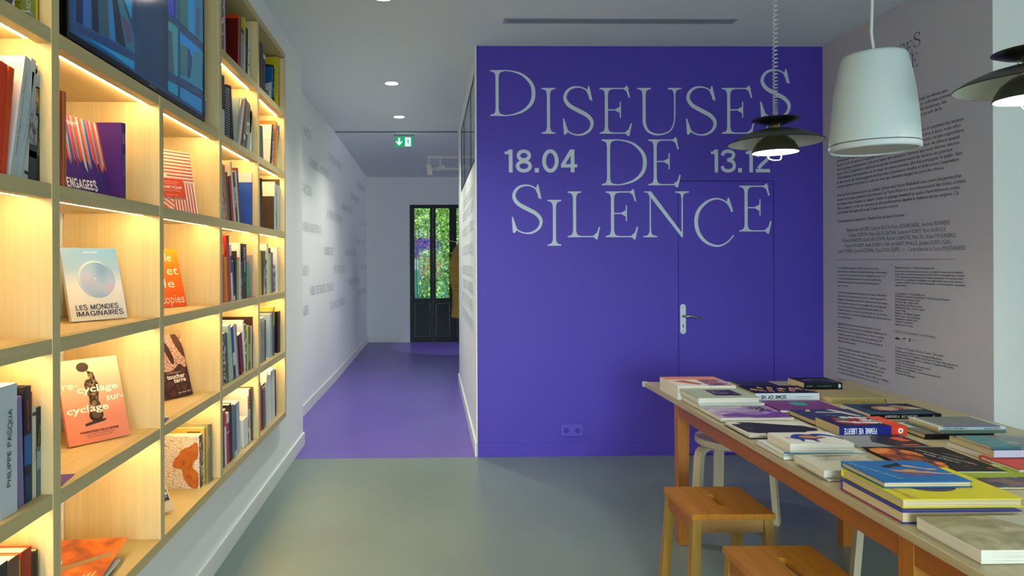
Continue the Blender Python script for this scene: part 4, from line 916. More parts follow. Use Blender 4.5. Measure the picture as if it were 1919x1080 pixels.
stand(5, 1, [(417, 418.6, 417.6, 625, '#a87a48', 'tan softback'), (420.8, 424.6, 420.4, 626, SPEC, 'green patterned leaning paperback'), (425, 428.4, 424.4, 625, '#16606c', 'teal leaning hardback', {'hard': 1}), (428.8, 430.8, 426.6, 625, '#cbc92c', 'thin yellow softback', {}), (432, 437, 431, 611, '#a8bcbe', 'pale blue leaning hardback', {'hard': 1, 'w': .24}),
  (438, 441.6, 436.6, 613, '#1f4a8c', 'blue and white leaning softback', {'bands': [(0, .25, '#3c4640'), (.25, .5, '#d0d4cc')]}), (442, 445, 440, 607, '#c2c8bc', 'thick off-white leaning hardback', {'hard': 1}), (445.4, 447.4, 443, 608, '#948c96', 'grey violet leaning softback'), (451, 456.8, 452.4, 627, '#6c2030', 'maroon leaning paperback'), (457.2, 459.6, 457, 601, '#dfe2dd', 'tall white softback', {'w': .25}),
  (459.8, 462.4, 461, 608, SPEC, 'black and white flecked softback'), (462.8, 464.8, 464.6, 610, '#c9c93a', 'yellow softback'), (465, 469, 469, 611, '#57483c', 'brown grey picture softback', {'bands': [(.2, .6, '#9a8f80')]}), (469.4, 471.4, 471.4, 611, '#c9cfcf', 'thin silver softback'), (474, 477.6, 477.6, 594, '#3a2218', 'large dark hardback with a magenta glow', {'w': .29, 'hard': 1, 'art': [('r', photo('magenta_glow', [(.42, '#20122c'), (.52, '#b8208c'), (.6, '#5a1c6c')], 3, .2, 1), (.6, .3, 1, .8))]})])
stand(6, 1, [(488.4, 495.4, 495.4, 595, '#9aa09e', 'grey spiral bound notebook', {'spiral': 1}), (496, 497.6, 497.6, 600, '#1f2022', 'thin black softback'), (506, 509.4, 509.4, 588, '#9fb6c2', 'light blue hardback with a black mark', {'w': .22, 'sp': '#8fa8b6', 'art': [('p', '#17181a', [(.0, .5), (.14, .7), (.22, .7), (.08, .45)])]}), (509.8, 511.4, 511.4, 583.5, '#565c5e', 'dark grey softback', {'w': .25}), (511.8, 514, 514, 575, '#d0a23c', 'tall ochre softback with a navy foot', {'w': .26, 'bands': [(0, .62, '#27345c')]}),
  (520.5, 525.6, 525.6, 583, '#0f0f10', 'thick black hardback', {'hard': 1, 'w': .2}), (526.6, 530, 530, 584, '#8fa0a8', 'grey softback with a dark foot', {'bands': [(.1, .5, '#2c3440')]}), (530.4, 532.6, 531.6, 586, '#c9cf1c', 'thin yellow softback at the end')])
stand(5, 0, [(417.2, 419, 418.6, 772, '#3a4650', 'thin slate softback'), (420, 423.8, 423, 767, '#c9472a', 'red and white softback', {'bands': [(0, .7, '#dadcd6')]}), (424.4, 429.4, 428.6, 773, '#b03038', 'red softback with a white head', {'bands': [(.8, 1, '#e2e0d8'), (.6, .62, '#e2e0d8')]}), (429.8, 434.8, 433, 757, '#1b221d', 'black green hardback', {'hard': 1, 'w': .24}),
  (435.4, 438.6, 438, 757, '#737d84', 'blue grey softback'), (439, 443, 442.6, 757, '#6a6f78', 'slate hardback with small marks', {'bands': [(0, .1, '#c9cdd0')]}), (443.6, 448.6, 448.2, 752, '#aebfc4', 'pale blue softback', {'w': .22}), (456, 463.6, 463.6, 782, '#e0dfd8', 'white boxed paperback', {'w': .14, 'art': [('r', '#b5b3a8', (.4, .5, .6, .7))]}), (464, 465.6, 465.6, 742, '#ded9ca', 'patterned spined softback', {'w': .26, 'sp': SPEC, 'art': [('r', '#c9c3b2', (.2, .6 - .03 * i, .8, .605 - .03 * i)) for i in range(4)]}),
  (465.9, 468.8, 468.8, 729, '#e3e0d6', 'tall white softback with a red head', {'w': .27, 'bands': [(.62, 1, '#b02c30')], 'txt': [('MAUDELEY', .25, .6, '#7a2030', True, 'R', .6)]}), (469.4, 478.6, 478.6, 724, '#1f3036', 'thick dark teal hardback', {'hard': 1, 'w': .24, 'sp': '#22363c', 'bands': [(.02, .98, photo('teal_spine', [(.4, '#131e22'), (.6, '#2c444a')], 20))]})])
stand(6, 0, [(487.6, 489.8, 489.2, 718, '#c83c28', 'thin red softback'), (490.2, 497.4, 496.6, 719, '#16171a', 'black spiral bound notebook', {'spiral': 1, 'sp': '#16171a', 'w': .2}), (498, 499.4, 499.2, 716, '#cfccbe', 'thin cream softback'), (499.6, 501, 501, 698, '#e2dfd2', 'large white softback', {'w': .25}), (501.6, 503.6, 503.6, 701, '#d8d6cc', 'off-white softback'),
  (504, 506.6, 506.4, 702, '#e6e5df', 'white softback with a pink edge', {'sp': '#e6e5df'}), (507, 510.6, 510.6, 694, '#c9cdca', 'light grey softback', {'w': .22}), (511, 514.2, 514.2, 690, '#dcdcd6', 'white hardback', {'hard': 1, 'w': .25}), (515, 517, 517, 692, '#4c3c30', 'thin dark brown softback')])
# --- nearest column (2)
stand(2, 3, [(-32, -14, -2, 150, '#15130f', 'black leaning hardback', {'hard': 1}), (-13, 1, 14, 122, '#d8401a', 'thick orange red leaning paperback'), (2, 12, 27, 130, '#d9501f', 'orange leaning paperback with small lettering', {'txt': [('Histoire de l’art', .62, .92, '#a83a14', False, 'R', .3)]}),
  (18.5, 30, 57.5, 113, '#e4e3de', 'thick white boxed hardback with a red flower', {'hard': 1, 'w': .24, 'sp': '#b9c0bc', 'art': [('o', '#d8563c', (.74, .17, .12, .05)), ('o', '#e0664c', (.68, .14, .07, .04)), ('p', '#d88a7a', [(.66, .13), (.4, .02), (.42, .02), (.68, .12)])], 'txt': [('DIANA Pilgrim Lamour  Porcher', .18, .86, '#5a6064', True, 'R', .28)]}),
  (30.6, 39.6, 67, 115, '#c6d0d4', 'pale blue white leaning hardback', {'hard': 1, 'sp': '#b6c4c9', 'txt': [('EDOUARD CHANG ROBERTS', .3, .75, '#8a969a', True, 'R', .3)]}), (40.2, 43.4, 71, 125, '#b5b8b0', 'thin grey leaning softback'), (44, 51.6, 75, 135, '#c4c5b6', 'cream leaning hardback with black dot', {'hard': 1, 'txt': [('Mona Kanwal', .45, .62, '#4a4c48', True, 'R', .3)], 'bands': [(.05, .08, '#2a2a28')]}),
  (52.6, 66.6, 83.4, 149, '#8f98a2', 'silver book with a black plant and blue shapes', {'sp': '#98a2b0', 'bands': [(0, .34, '#2c3646'), (.22, .28, '#2c74b8'), (.34, .62, photo('plant_print', [(.4, '#17181c'), (.55, '#8e98a6')], 18, 1.5))]}), (67.6, 77.6, 89.6, 174, '#1c1d1e', 'black softback with yellow lettering', {'sp': '#1c1d1e', 'bands': [(.72, .98, photo('gold_leaf_print', [(.4, '#35301f'), (.55, '#c99a32'), (.7, '#4c4480')], 20))], 'txt': [('ARTISTES CONTEMPORAINS', .28, .7, '#c9c23a', True, 'R', .3)]})])
stand(2, 1, [(-2, 30.6, 27.6, 719, '#dfe1de', 'thick white book with large spine name', {'w': .25, 'rec': .02, 'sp': '#c3cbce', 'txt': [('PHILIPPE PASQUA', .22, .82, '#3f444a', True, 'R', .22)], 'art': [('o', '#8ba1ad', (.86, .62, .14, .08))]}),
  (31.6, 43, 40, 743, '#6a4a8c', 'violet hardback', {'hard': 1, 'w': .22, 'sp': '#8d7fae'}), (43.8, 56.8, 56.6, 723, '#22242c', 'dark hardback with red lettering and a blue shape', {'hard': 1, 'sp': '#262a33', 'w': .24, 'bands': [(0, .24, '#26405c'), (.32, .58, '#2f66a4')], 'txt': [('MARTA PAN', .62, .88, '#b8402c', False, 'R', .3)]}),
  (57.6, 59, 59, 735, '#7c4034', 'thin brown softback'), (59.4, 66.4, 66.4, 762, '#c4c8b4', 'cream softback with fine lettering', {'bands': [(.9, .94, '#3a3c38')], 'txt': [('LES CONVERSATIONS', .4, .65, '#5a5c54', True, 'R', .3)]}), (67, 81.4, 81.6, 760, '#2c3438', 'softback with a grey seascape spine', {'w': .2, 'sp': '#56666f', 'bands': [(.56, 1, '#20282a'), (.3, .5, '#8b9ba4')], 'txt': [('NOUVELLES VAGUES', .58, .8, '#b8b43a', True, 'R', .25)]})])
stand(2, 0, [(-18, 12, 12, 1052, '#3a3c3c', 'dark paperback with a white foot', {'bands': [(0, .7, '#d9dcd8')], 'w': .2}), (13, 33.6, 33.6, 1040, '#8c6a4c', 'brown hardback', {'hard': 1, 'w': .23, 'sp': '#6f5440'}), (34, 36, 36, 1053, '#c9b42c', 'thin yellow softback'), (37, 56.4, 56.4, 1025, '#b83a26', 'red boxed hardback', {'hard': 1, 'w': .25, 'sp': '#a03222'}), (57.4, 62.6, 62.6, 1036, '#1b1c1c', 'black hardback', {'hard': 1}), (63.4, 69, 69, 1031, '#202320', 'taller black hardback')])
stand(2, 4, [(-10, 12, 12, -60, '#20242a', 'dark softback'), (13, 29, 29, -70, SPEC, 'black and white patterned softback'), (40, 67.8, 67.8, -90, '#8c8a1c', 'lime striped boxed hardback', {'w': .25, 'sp': '#8d9440', 'art': [('r', '#6c6a14', (0, .1 + .08 * i, 1, .12 + .08 * i)) for i in range(10)], 'txt': [('LAND ART', .05, .5, '#cfd2b8', True, 'R', .3)]}), (68.6, 77, 77, -95, '#c9cc14', 'bright yellow softback', {'w': .22}), (77.8, 86, 86, -90, '#b5b2b0', 'grey and red picture softback', {'w': .22, 'bands': [(0, .5, '#b84a3c')]}), (86.6, 96, 96, -80, '#b85c34', 'rust orange softback', {'w': .22})])
# ---------------------------------------------------------------- flat and leaning displays
def displayed(name, label, BR, ang, tilt, w, h, T, spine='L', side='r', **k):
    e = Vector((math.cos(math.radians(ang)), math.sin(math.radians(ang)), 0)); n = Vector((-e.y, e.x, 0)); tl = math.radians(tilt)
    u = Vector((0, 0, math.cos(tl))) + n * math.sin(tl); nn = e.cross(u)
    M_ = Matrix((e, u, nn)).transposed().to_4x4(); M_.translation = Vector(BR) - e * w - nn * T + Vector((0, 0, abs(nn.z) * T * 1.0 + .001))
    root = thing(name, label, 'book', 'catalogues displayed face out on the bookshelf', mw=M_)
    return root
def pattern(name, f, rough=.35): return nodemat(name, f, rough)
def sky(nt, b):
    v = coords(nt, (1, 1, 1)); s = nt.nodes.new('ShaderNodeSeparateXYZ'); nt.links.new(v, s.inputs[0])
    r = nt.nodes.new('ShaderNodeMapRange'); r.inputs[1].default_value = 0; r.inputs[2].default_value = .26; nt.links.new(s.outputs[1], r.inputs[0])
    nt.links.new(ramp(nt, r.outputs[0], [(.0, '#e4e2dc'), (.45, '#d9dde4'), (.68, '#8fb2dc'), (1, '#5f98d4')]), b.inputs['Base Color'])
SKY = nodemat('sky_gradient_print', sky, .3)
def bub(nt, b):
    nt.links.new(ramp(nt, noise(nt, coords(nt, (1, 1, 1)), 7, 1, .2), [(.3, '#6688c8'), (.45, '#86a8d4'), (.55, '#9fb4e0'), (.7, '#bdb0d2')]), b.inputs['Base Color'])
W, H = .198, .25
r = displayed('catalogue', 'white and blue catalogue with a soap bubble, leaning on the fourth shelf', (-1.055, 2.335, 1.254), 59, 15.5, W, H, .013)
book(r, W, H, .013, 'L', 0, SKY, '#cfcfc0')
art(r, W, H, .013, [('o', nodemat('bubble_print', bub, .3), (.55, .56, .335, .262)), ('o', '#b5cfe2', (.54, .575, .315, .245)), ('o', nodemat('bubble_print', bub, .3), (.56, .56, .305, .236)), ('o', '#e6eef2', (.52, .57, .012, .009)),
    ('t', 'LES MONDES', .10, .145, .0165, '#26284a', .150, 0, {'sans': .16}), ('t', 'IMAGINAIRES', .10, .06, .0165, '#26284a', .166, 0, {'sans': .16}), ('t', 'VILLA DATRIS', .38, .93, .006, '#e8eef0', .05, 0)])
W, H = .20, .28
def salmon(nt, b):
    s = nt.nodes.new('ShaderNodeSeparateXYZ'); nt.links.new(coords(nt, (1, 1, 1)), s.inputs[0])
    r_ = nt.nodes.new('ShaderNodeMapRange'); r_.inputs[2].default_value = .28; nt.links.new(s.outputs[1], r_.inputs[0])
    nt.links.new(ramp(nt, r_.outputs[0], [(.0, '#dd8468'), (.35, '#e08c72'), (.8, '#eabfa6'), (1, '#edcdb8')]), b.inputs['Base Color'])
r = displayed('catalogue', 'salmon pink catalogue with a dark standing sculpture, leaning on the fifth shelf', (-1.03, 2.297, .8565), 52, 20, W, H, .012)
book(r, W, H, .012, 'L', 0, nodemat('salmon_print', salmon, .35), '#dd8468')
BRZ = photo('dark_bronze_print', [(.38, '#1c1612'), (.52, '#3f3128'), (.62, '#8c7455'), (.72, '#c9b58c')], 60)
DKB = '#33271f'
art(r, W, H, .012, [('p', '#3c3a44', [(.30, .195), (.62, .225), (.66, .25), (.52, .26), (.30, .225)]), ('o', DKB, (.50, .31, .115, .078)), ('s', BRZ, [(.40, .36), (.60, .36), (.58, .50), (.62, .66), (.56, .74), (.42, .74), (.38, .64), (.43, .52)]),
    ('o', DKB, (.40, .90, .10, .058)), ('p', DKB, [(.44, .86), (.50, .84), (.56, .82), (.58, .74), (.50, .72), (.47, .78), (.46, .84)]), ('o', BRZ, (.52, .78, .05, .04)), ('o', '#5c4a3c', (.51, .315, .075, .05)),
    ('t', 're-', -.02 + .04, .655, .033, '#f0ece2', .05, 0, {'bold': .0005}), ('t', 'cyclage', .25, .59, .033, '#f4f0e6', .135, 0, {'bold': .0006}), ('t', 'sur-', .70, .46, .033, '#f0ece2', .058, 0, {'bold': .0005}), ('t', 'cyclage', .04, .36, .033, '#f4f0e6', .135, 0, {'bold': .0006}),
    ('t', 'FONDATION VILLA DATRIS', .20, .115, .010, '#3a2620', .125, 0, {'bold': .0003}), ('t', 'SCULPTURE CONTEMPORAINE', .27, .085, .006, '#6a4a3e', .095, 0), ('t', 'ESPACE MONTE-CRISTO, PARIS', .31, .06, .005, '#3a2620', .08, 0)])
W, H = .20, .25
r = displayed('catalogue', 'purple catalogue with falling red and blue streaks on the third shelf', (-1.03, 2.165, 1.6515), 80, 12, W, H, .010)
book(r, W, H, .010, 'L', 0, '#45307c', '#b0524a')
it = []; R2 = random.Random(3); cs = ['#c2502c', '#c9626c', '#8fc6d4', '#c24a24', '#d0705c', '#6fb4cc', '#46569c', '#cc5a7c', '#c8401c', '#7a9ec4']
for i in range(24):
    u = i / 24; it.append(('p', cs[i % 10], [(u, 1), (u + .045, 1), (u + .03 + R2.uniform(.0, .03), .34 + R2.uniform(-.06, .12)), (u + .012, .40 + R2.uniform(-.05, .1))]))
it += [('t', 'ENGAGEES', .03, .075, .030, '#e6e4ea', .132, 0, {'sans': .2}), ('t', 'FONDATION VILLA DATRIS', .07, .90, .008, '#f0eef0', .09, 0, {'bold': .0002}), ('t', 'SCULPTURE CONTEMPORAINE', .07, .875, .005, '#f0eef0', .075, 0), ('p', '#f0eef0', [(.16, .94), (.22, .94), (.19, .97)])]
art(r, W, H, .010, it)
W, H = .21, .27
r = displayed('catalogue', 'red and white striped catalogue with a red title label, on the third shelf', (-.982, 2.83, 1.6515), 53, 14, W, H, .010)
RD = '#cf5238'; book(r, W, H, .010, 'L', 0, '#e6e0d2')
it = []
for i in range(9): it.append(('p', RD, [(0, .985 - .055 * i), (1, .985 - .055 * i), (1, .96 - .055 * i), (0, .96 - .055 * i)]))
it.append(('p', '#e6e0d2', [(0, .80), (.12, .80), (.52, .52), (.52, .0), (0, 0)]))
for i in range(10): it.append(('p', RD, [(0, .74 - .075 * i), (.0, .71 - .075 * i), (.5, .42 - .075 * i), (.5, .45 - .075 * i)] if .42 - .075 * i > 0 else [(0, .74 - .075 * i), (0, max(.71 - .075 * i, 0)), (.45, 0), (.5, 0)]))
it.append(('p', '#e6e0d2', [(.5, .48), (1, .48), (1, 0), (.5, 0)]))
for i in range(8): it.append(('p', RD, [(.50 + .062 * i, 0), (.53 + .062 * i, 0), (.53 + .062 * i, .49), (.50 + .062 * i, .49)]))
it += [('p', '#8d857c', [(.2, .22), (.77, .23), (.77, .21), (.2, .20)]), ('r', '#cc4c34', (.10, .23, .76, .54)), ('t', 'MAGNÉTIQUE!', .20, .375, .011, '#f0e6da', .108, 0, {'sans': .17}), ('t', 'FONDATION VILLA DATRIS', .30, .475, .007, '#eedfd2', .072, 0), ('t', 'SCULPTURE CONTEMPORAINE', .30, .445, .005, '#eedfd2', .065, 0), ('t', 'LA SCULPTURE EN MOUVEMENT', .24, .335, .006, '#eedfd2', .09, 0), ('t', 'EXPOSITION 2012', .36, .265, .006, '#eedfd2', .05, 0)]
art(r, W, H, .010, it)
W, H = .20, .26
r = displayed('catalogue', 'orange catalogue with large white words, leaning on the fourth shelf', (-1.087, 2.984, 1.254), 63.7, 14.5, W, H, .010)
def org(nt, b):
    s = nt.nodes.new('ShaderNodeSeparateXYZ'); nt.links.new(coords(nt, (1, 1, 1)), s.inputs[0])
    r_ = nt.nodes.new('ShaderNodeMapRange'); r_.inputs[2].default_value = .26; nt.links.new(s.outputs[1], r_.inputs[0])
    nt.links.new(ramp(nt, r_.outputs[0], [(.0, '#e8561c'), (.6, '#ee761c'), (1, '#f09c1c')]), b.inputs['Base Color'])
book(r, W, H, .010, 'L', 0, nodemat('orange_print', org, .35))
WT = '#f4ead8'
art(r, W, H, .010, [('t', 'elle', .42, .78, .055, WT, .075, 0), ('t', 'et', .60, .55, .055, WT, .062, 0), ('t', 'le', .46, .33, .055, WT, .055, 0), ('t', 'utopies', .22, .06, .055, WT, .145, 0)])
W, H = .20, .28
r = displayed('catalogue', 'brown catalogue with a clay texture and white title, leaning on the fifth shelf', (-1.066, 3.0, .8565), 62.9, 17, W, H, .010)
book(r, W, H, .010, 'L', 0, photo('cracked_clay_print', [(.0, '#2c1a17'), (.06, '#3c2622'), (.2, '#53352f')], 22, voronoi=True))
PEB = photo('pebbled_clay_print', [(.0, '#5a3c38'), (.05, '#a4827a'), (.15, '#c4a298')], 70, voronoi=True)
art(r, W, H, .010, [('s', PEB, [(.3, 1), (1, 1), (1, .62), (.95, .45), (.80, .52), (.62, .44), (.45, .42), (.3, .5)]), ('s', '#4a302c', [(.72, 1), (.80, .8), (.98, .6), (1, .75), (.88, .98)]), ('s', '#3a2522', [(.42, .9), (.5, .7), (.62, .52), (.68, .62), (.56, .86)]),
    ('t', 'toucher', .40, .30, .028, '#eee8e0', .098, 0, {'bold': .0008}), ('t', 'terre', .56, .235, .028, '#eee8e0', .066, 0, {'bold': .0008}), ('t', 'La sculpture céramique', .40, .385, .009, '#d8ccc4', .075, 0), ('t', 'exposition 2023', .60, .06, .009, '#e6ded6', .07, 0)])
# the copies standing behind and beside the displayed ones
HAIR = photo('orange_mane_print', [(.3, '#8c4a22'), (.5, '#b8682c'), (.7, '#a85a2c')], 20, 2)
NET = photo('red_net_print', [(.0, '#a8674c'), (.035, '#c9a48c'), (.08, '#e0d8c6')], 75, voronoi=True)
stand(4, 0, [(372.7, 379.7, 379.7, 813, '#e0d8c6', 'catalogue with an orange mane on white netting', {'w': .155, 'sp': SPEC, 'rec': .045, 'art': [('r', NET, (0, 0, 1, 1)), ('s', HAIR, [(.95, .88), (.72, .80), (.50, .74), (.45, .66), (.30, .56), (.27, .42), (.50, .36), (.55, .22), (.72, .04), (.95, .02), (.97, .28), (.82, .40), (.86, .52), (.97, .6)])]}),
  (380.2, 384, 384, 802, '#c9a04a', 'ochre catalogue behind the orange mane one', {'w': .19, 'sp': '#b8953c', 'rec': .04, 'art': [('r', '#6c5228', (.6, .91, .9, .94))]}), (384.6, 388, 388, 796, '#8c8560', 'first olive softback beside the ochre catalogue', {'w': .21, 'bands': [(.55, .8, '#b8ac7c')]}), (388.4, 391.6, 391.6, 795, '#8f8a66', 'second olive softback, a little taller', {'w': .21, 'bands': [(.6, .8, '#b8ac7c')]}), (392, 395.6, 395.6, 794, '#7c7a5c', 'last olive softback against the gap', {'w': .21})])
stand(3, 3, [(113.4, 118.4, 117.4, 172, '#b8402a', 'thin red brochure with fine lettering', {'rec': .02, 'w': .2, 'bands': [(0, .3, '#c9553c')]}), (118.8, 120.4, 119.5, 172, '#d8b41c', 'thin yellow brochure', {'w': .2}), (120.8, 125, 117.9, 171, '#2a2418', 'dark leaning booklet in the corner', {'w': .2, 'edge': '#c86a50'}),
  (228.4, 232, 232, 232, '#4c2a78', 'first purple softback', {'w': .165, 'txt': [('ENGAGÉES', .72, .86, '#d8d0e4', False, 'R', .6), ('FONDATION VILLA DATRIS', .3, .6, '#c0b4d4', False, 'R', .4)]}), (232.4, 236, 236, 233, '#4a2874', 'second purple softback beside the first', {'w': .165, 'txt': [('ENGAGÉES', .72, .86, '#d8d0e4', False, 'R', .6), ('FONDATION VILLA DATRIS', .3, .6, '#c0b4d4', False, 'R', .4)]})])
# magazines lying in the bottom compartment
def flat(name, label, group, FL, W, D, zb, T, spine='F', rot=0, hard=0, col='#888', spinecol=None, page=None, edge=None, items=None, cat='book', tx=0, ty=0):
    """FL: front-left corner seen in the photo, given as a world x, y"""
    M_ = Matrix.Translation((FL[0], FL[1], zb + .0006)) @ Matrix.Rotation(math.radians(rot), 4, 'Z') @ Matrix.Rotation(math.radians(tx), 4, 'X') @ Matrix.Rotation(math.radians(ty), 4, 'Y')
    root = thing(name, label, cat, group, mw=M_)
    book(root, W, D, T, spine, hard, col, spinecol, page, edge)
    if items: art(root, W, D, T, items)
    return root
G = 'magazines lying in the bottom compartment'
zb = tops[0]; MAGS = [('#c8663c', -1.262, 1.86, .275, .21, .008, 2, 'orange topped magazine at the bottom of the magazine pile'), ('#cfd4c6', -1.258, 1.93, .265, .22, .005, 10, 'white magazine with a green corner, second in the pile'), ('#b8c4b4', -1.236, 1.92, .25, .22, .005, 14, 'pale grey magazine in the middle of the magazine pile'), ('#dcdcd2', -1.25, 1.94, .26, .22, .005, 6, 'cream magazine just under the orange one')]
z = zb
for c_, x_, y_, w_, d_, t_, rr, lb in MAGS:
    flat('magazine', lb, G, (x_, y_), w_, d_, z, t_, 'L', rr, 0, c_, cat='magazine'); z += t_ + .0008
OR = photo('orange_aerial_print', [(.3, '#5a3a2c'), (.42, '#a8542c'), (.52, '#d8702a'), (.64, '#e08a4a'), (.74, '#e4c8a8')], 7, 1.2, 4)
flat('magazine', 'orange illustrated magazine lying on top of the pile in the bottom compartment', G, (-1.262, 1.945), .27, .29, z + .001, .004, 'L', 6, 0, OR, cat='magazine', tx=7, items=[('s', '#e8d8c4', [(.1, .05), (.35, .15), (.45, .5), (.3, .6), (.05, .45)]), ('p', '#8c7a60', [(.0, .04), (.5, .35), (.95, .62), (.93, .7), (.48, .44), (0, .12)]), ('t', 'ARMAIS', .04, .55, .035, '#b8402c', .09, .5, {'bold': .001})] + [('p', '#ead9c2', [(.6 + .05 * i, .10), (.615 + .05 * i, .10), (.655 + .05 * i, .2 + .025 * i), (.64 + .05 * i, .2 + .025 * i)]) for i in range(6)])
# small things at the near corner of the shelves
G = 'small printed matter on the shelves'
flat('postcard', 'violet leaflet lying at the front corner of the fifth shelf', G, (-1.08, 1.765), .10, .10, tops[1], .0022, 'F', 10, 0, '#5a4a9c', cat='postcard')
flat('postcard', 'blue leaflet lying at the front corner beside the divider', G, (-1.07, 2.44), .09, .10, tops[1], .0022, 'F', 10, 0, '#2f4a9c', cat='postcard')
for i in range(7):
    flat('brochure', 'salmon brochure, %s in the small stack on the fifth shelf' % ('lowest', 'second from bottom', 'third from bottom', 'middle one', 'third from top', 'second from top', 'topmost')[i], 'salmon brochures stacked on the fifth shelf', (-1.17 + .001 * (i % 3), 1.80), .055, .12, tops[1] + i * .0068, .006, 'F', 0, 0, '#cc6a54' if i % 2 else '#d8806a', cat='brochure')
r = flat('folded_card', 'small printed card leaning at the front of the bottom shelf', G, (-1.06, 2.60), .075, .11, tops[0] + .012, .002, 'F', 60, 0, '#c9bba0', cat='card', tx=58, items=[('r', SPEC, (.1, .35, .9, .95))])
flat('bookmark_card', 'small grey card sticking out over the edge of the top shelf', G, (-.99, 1.60), .035, .045, tops[4], .002, 'F', 20, 0, '#aab0ae', cat='card', ty=-0)
flat('brochure', 'red brochure lying flat under the grey book on the fourth shelf', G, (-1.15, 3.62), .17, .1, tops[2], .004, 'L', 0, 0, '#cc3c22', cat='brochure')
# ================================================================== table
TT = .74
BE = wood('pale_birch_top', '#a39572', '#b7aa86', 1, 70, .36); OR1 = wood('orange_pine_rail', '#84480c', '#9a5a14', 1, 50, .4); OR2 = wood('orange_pine_leg', '#905410', '#aa6c22', 2, 50, .4)
t = thing('book_table', 'long wooden book table with pale top and orange legs on the right', 'table')
TX0, TX1, TY0, TY1 = 1.241, 2.46, .9, 3.89
MB().box(TX0, TX1, TY0, TY1, TT - .024, TT).build('tabletop', BE, t, bevel=.002)
def tleg(x, y, w=.06):
    b = .80; m = MB(); z1 = TT - .025; h = w / 2
    m.hexa([(x - h * b, y - h * b, 0), (x + h * b, y - h * b, 0), (x + h * b, y + h * b, 0), (x - h * b, y + h * b, 0), (x - h, y - h, z1), (x + h, y - h, z1), (x + h, y + h, z1), (x - h, y + h, z1)])
    m.build('leg', OR2, t, bevel=.002)
for x, y in ((1.282, 3.40), (2.10, 3.36), (1.282, 1.745), (2.10, 1.745)): tleg(x, y)
z1 = TT - .025; z0 = z1 - .062
MB().box(1.254, 1.276, 1.776, 3.369, z0, z1).build('side_rail', OR1, t, bevel=.001)
MB().box(2.106, 2.128, 1.776, 3.329, z0, z1).build('side_rail', OR1, t, bevel=.001)
MB().box(1.313, 2.069, 1.725, 1.747, z0, z1).build('end_rail', BE, t, bevel=.001)
MB().box(1.313, 2.069, 3.37, 3.392, z0, z1).build('end_rail', BE, t, bevel=.001)
MB().box(1.254, 1.276, .95, 1.714, z0, z1).build('side_rail', OR1, t, bevel=.001)
MB().box(1.234, 1.262, 3.872, 3.896, TT - .027, TT + .003).build('corner_guard', mat('#b5b8b4', .2), t, bevel=.002)
# ================================================================== wooden step stools
SO = wood('oak_stool_seat', '#8f560f', '#ab701c', 1, 45, .38); SL = wood('oak_stool_leg', '#7f5a1c', '#99762e', 2, 45, .42); SLL = wood('oak_stool_apron', '#80592c', '#a07c46', 0, 45, .42)
def step_stool(cx, cy, lb, rot=0, w=.31, d=.315, H=.48):
    t = thing('step_stool', lb, 'stool', 'square wooden stools beside the table', loc=(cx, cy, 0), rotz=math.radians(rot))
    hw, hd = w / 2, d / 2; th = .022; n = 5; sw, sl = .014, .052
    # seat boards glued side by side; the middle one has the hand slot
    bw = w / n
    for i in range(n):
        x0 = -hw + bw * i; x1 = x0 + bw - .0006
        if i != 2: MB().box(x0, x1, -hd, hd, H - th, H).build('seat_board', SO, t, bevel=.0008)
        else:
            m = MB(); c = (x0 + x1) / 2; N = 10
            arc1 = [(c + sw * math.cos(a), sl + sw * math.sin(a)) for a in [math.pi * k / N for k in range(N + 1)]]   # far end, right to left
            arc2 = [(c + sw * math.cos(a), -sl + sw * math.sin(a)) for a in [math.pi + math.pi * k / N for k in range(N + 1)]]
            R_ = [(x1, -hd), (x1, hd), (c, hd)] + [arc1[k] for k in range(N // 2, -1, -1)] + [arc2[k] for k in range(N, N // 2 - 1, -1)] + [(c, -hd)]
            L_ = [(c, hd), (x0, hd), (x0, -hd), (c, -hd)] + [arc2[k] for k in range(N // 2, -1, -1)] + [arc1[k] for k in range(N, N // 2 - 1, -1)]
            m.prism(R_, H - th, H); m.prism(L_, H - th, H); m.build('seat_board', SO, t)
    lw = .036; sp = .05
    for sx in (-1, 1):
        for sy in (-1, 1):
            xt, yt = sx * (hw - .006 - lw / 2), sy * (hd - .006 - lw / 2); xb, yb = xt + sx * .028, yt + sy * .030; h = lw / 2; z1 = H - th - .0005
            m = MB(); m.hexa([(xb - h, yb - h, 0), (xb + h, yb - h, 0), (xb + h, yb + h, 0), (xb - h, yb + h, 0), (xt - h, yt - h, z1), (xt + h, yt - h, z1), (xt + h, yt + h, z1), (xt - h, yt + h, z1)])
            m.build('leg', SL, t, bevel=.002)
    z1 = H - th - .0005; z0 = z1 - .052; a = hw - .006 - lw
    for sy in (-1, 1): MB().box(-a, a, sy * (hd - .018) - .009, sy * (hd - .018) + .009, z0, z1).build('apron', SLL, t, bevel=.001)
    a = hd - .006 - lw
    for sx in (-1, 1): MB().box(sx * (hw - .018) - .009, sx * (hw - .018) + .009, -a, a, z0, z1).build('apron', OR1, t, bevel=.001)
    return t
step_stool(1.152, 2.685, 'farther square wooden stool with a hand slot, by the table leg', 0, .322)
step_stool(1.135, 2.09, 'nearer square wooden stool with a hand slot, at the bottom edge', 0, .302)
